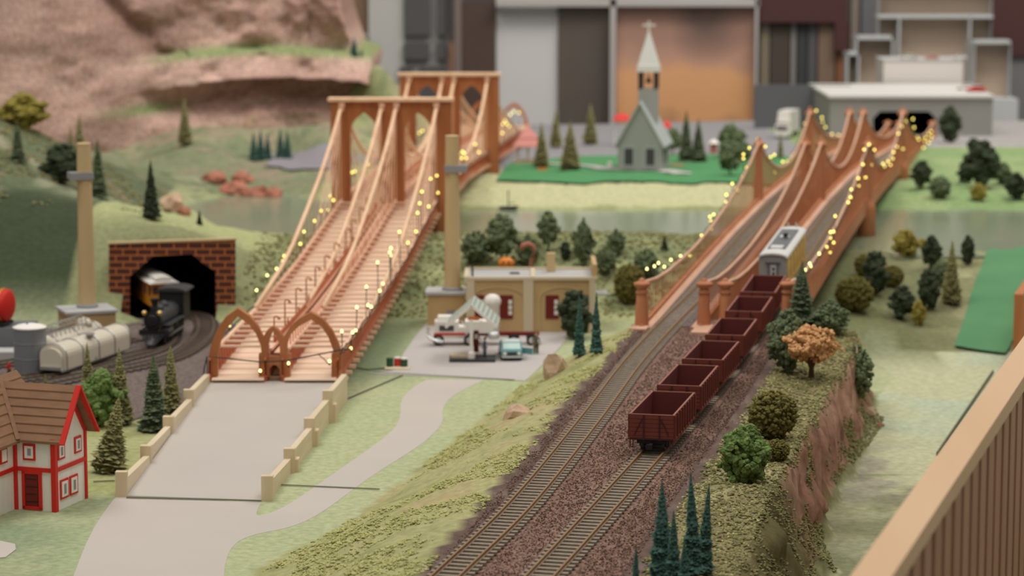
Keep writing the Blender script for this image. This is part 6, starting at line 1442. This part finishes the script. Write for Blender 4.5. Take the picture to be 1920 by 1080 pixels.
bulbs('string of warm lights along the left side of the suspension bridge, before the first tower', P, along(P, XC(258)-6.55, 258, .0775, lambda y: Sz(y)+.3))
Ra = [(488,696),(541,682),(618,678)]; P = [atY(a, c, 257.0) for a, c in Ra]
bulbs('dark cable with three bulbs slung across the gothic entrance arches', P, [(p[0],p[1]-.15,p[2]) for p in arch_w])
Rb = [(641,622),(661,624),(667,620.5),(658,654),(669,577),(690,573),(696,576),(687,538.5),(712,546),(718,532.6),(708,492.6),(732,480),(731,474),(733,466),(765,456),(749,435.6),(780,435),(783,400),(787,382),(804,388),(791,360),(821,362),(807.5,336),(819,330)]
P = side_strand(Rb, XC(258)+6.55, 258, .0775, None); bulbs('string of warm lights along the right side of the suspension bridge, before the first tower', P, along(P, XC(258)+6.55, 258, .0775, lambda y: Sz(y)+.3))
Rc = [(867,285),(870,288),(866,297),(874,297),(898,286),(891,271),(932,241),(947,227),(950,232),(943,233),(955,237.5),(942,250),(933,260),(957,216),(963,210),(973,212)]
P = side_strand(Rc, XC(258)+6.55, 258, .0775, None); bulbs('string of warm lights past the second tower of the suspension bridge', P, along(P, XC(258)+6.55, 258, .0775, lambda y: Sz(y)+.3))
Rd = [(792,246),(786,250),(774,275),(719,291),(691,309),(867,216),(864,210)]; P = sorted([atY(a, c, y) for (a, c), y in zip(Rd, (440,443,410,392,380,470,472))], key=lambda p: p.y)
bulbs('few warm lights seen through the windows of the suspension bridge towers', P, [(p.x,p.y,p.z-.4) for p in P])
La = [(1213,505),(1227,500),(1234.5,494),(1245.5,501),(1258,488),(1276,481),(1294,480),(1304,458),(1315.5,442.5),(1323,436),(1333,430.5),(1332,414.5),(1331,407),(1338,403),(1361,380.5),(1362,366),(1383,358),(1373,345),(1391,331),(1399.5,314.5),(1394,298),(1394,290),(1405,278),(1420,277),(1421,261),(1435,275.5),(1445,295),(1452,291),(1453,324),(1467.5,304),(1476,303),(1483,296),(1488,289),(1500,265),(1498,272),(1508,232),(1515,218),(1530.5,208),(1541,221),(1542,229.5),(1547.5,239),(1522,256),(1560,252),(1572,254),(1579,256)]
P = side_strand(La, XL(269)-.35, 269, .219, None); bulbs('string of warm lights along the left handrail of the rail bridge', P, along(P, XL(269)-.3, 269, .219, CZR))
Rr = [(1509.7,507),(1518,495),(1520,500),(1536,476.5),(1550,464),(1556.5,474),(1563,455.5),(1557,447),(1563,435),(1557,436),(1566,406),(1590.5,380),(1595,370.5),(1596,356),(1610,349),(1609.5,335),(1623,333),(1618,309),(1633.7,309.5),(1620,281),(1629.7,271.7),(1639.5,281.7),(1655.5,307.5),(1658,313),(1665,303),(1669.7,309.7),(1674,298),(1675.5,286),(1681.7,276),(1693,279.5),(1684.5,251),(1691,237.5),(1698,228),(1697.7,212.5),(1711.7,223.7),(1714,239.5),(1720,257.5),(1722.5,261.7),(1731.7,277.5),(1743,293),(1746,246.7),(1741,251.7),(1735,259),(1745,261.7),(1733,265),(1741,268),(1747,256)]
P = side_strand(Rr, XL(269)+15.2, 269, .219, None); bulbs('string of warm lights along the right handrail of the rail bridge', P, along(P, XL(269)+15.15, 269, .219, CZR))
b = MB(); b.tube([tuple(at(650,682,.4)), tuple(at(668,690,.2)), tuple(at(690,693,.15)), tuple(at(722,690,.15))], .07, 5); tag(b.build('cord', M['wire'], None, at(650,682,0)), 'thin dark cord on the grass from the bridge to the small drums', 'cord')
b = MB(); b.tube([tuple(atY(388,670,257)), tuple(atY(383,690,257)), tuple(at(381,708,.3)), tuple(at(385,730,.2))], .07, 5); tag(b.build('cord', M['wire'], None, atY(385,690,257)), 'dark cord hanging down at the left foot of the entrance arch', 'cord')

# ------------------------------------------------------------------ the wooden guard fence in the right foreground
def fence():
    zt = 18.0; pL = lambda py, px: at(px, py, zt)
    a0 = at(1594,1080,zt); a1 = at(1920,632,zt); c0 = at(1673,1080,zt); d = (V(a1.x,a1.y,0)-V(a0.x,a0.y,0)).normalized(); d = V(.292,.956,0).normalized(); s = V(d.y,-d.x,0)
    w = (c0-a0).dot(s); st = V(a0.x,a0.y,0) - d*25; L = 150; o = (st.x, st.y, zt)
    t = thing('guard_fence', 'blurred pale wooden guard fence with a flat top rail in the right foreground', 'fence', o)
    b = MB(); p, q = st + s*w/2 + V(0,0,zt-.5), st + d*L + s*w/2 + V(0,0,zt-.5); b.bar(p, q, w, 1.0); b.build('top_rail', M['fence_top'], t, o)
    L_ = []; k = .3
    while k < L-1:
        b = MB(); c = st + d*k + s*(w-.28); b.box((c.x,c.y,zt-1-16), (.5, 2.55, 32), math.atan2(-d.x,d.y)); L_.append(b); k += 3.7
    parts('slat', L_, M['fence_slat'], t, o)
    b = MB(); c0_ = st + s*(w-.75) + V(0,0,zt-17); b.bar(c0_, c0_+d*L, .25, 32); b.build('backing_board', M['fence_gap'], t, o)
    e = at(1897,668,-1.5); f = at(2010,470,1.0); b = MB(); b.bar((e.x+.6,e.y,2.2),(f.x+.6,f.y,3.6),1.0,6.5); tag(b.build('edge_board', M['cedar_z'], None, e), 'orange-brown edge board beside the green felt strip at the right photo edge', 'board')
fence()
for k, p in proto.items():
    if not p[1]:
        for c_ in list(p[0].children): bpy.data.objects.remove(c_)
        bpy.data.objects.remove(p[0])
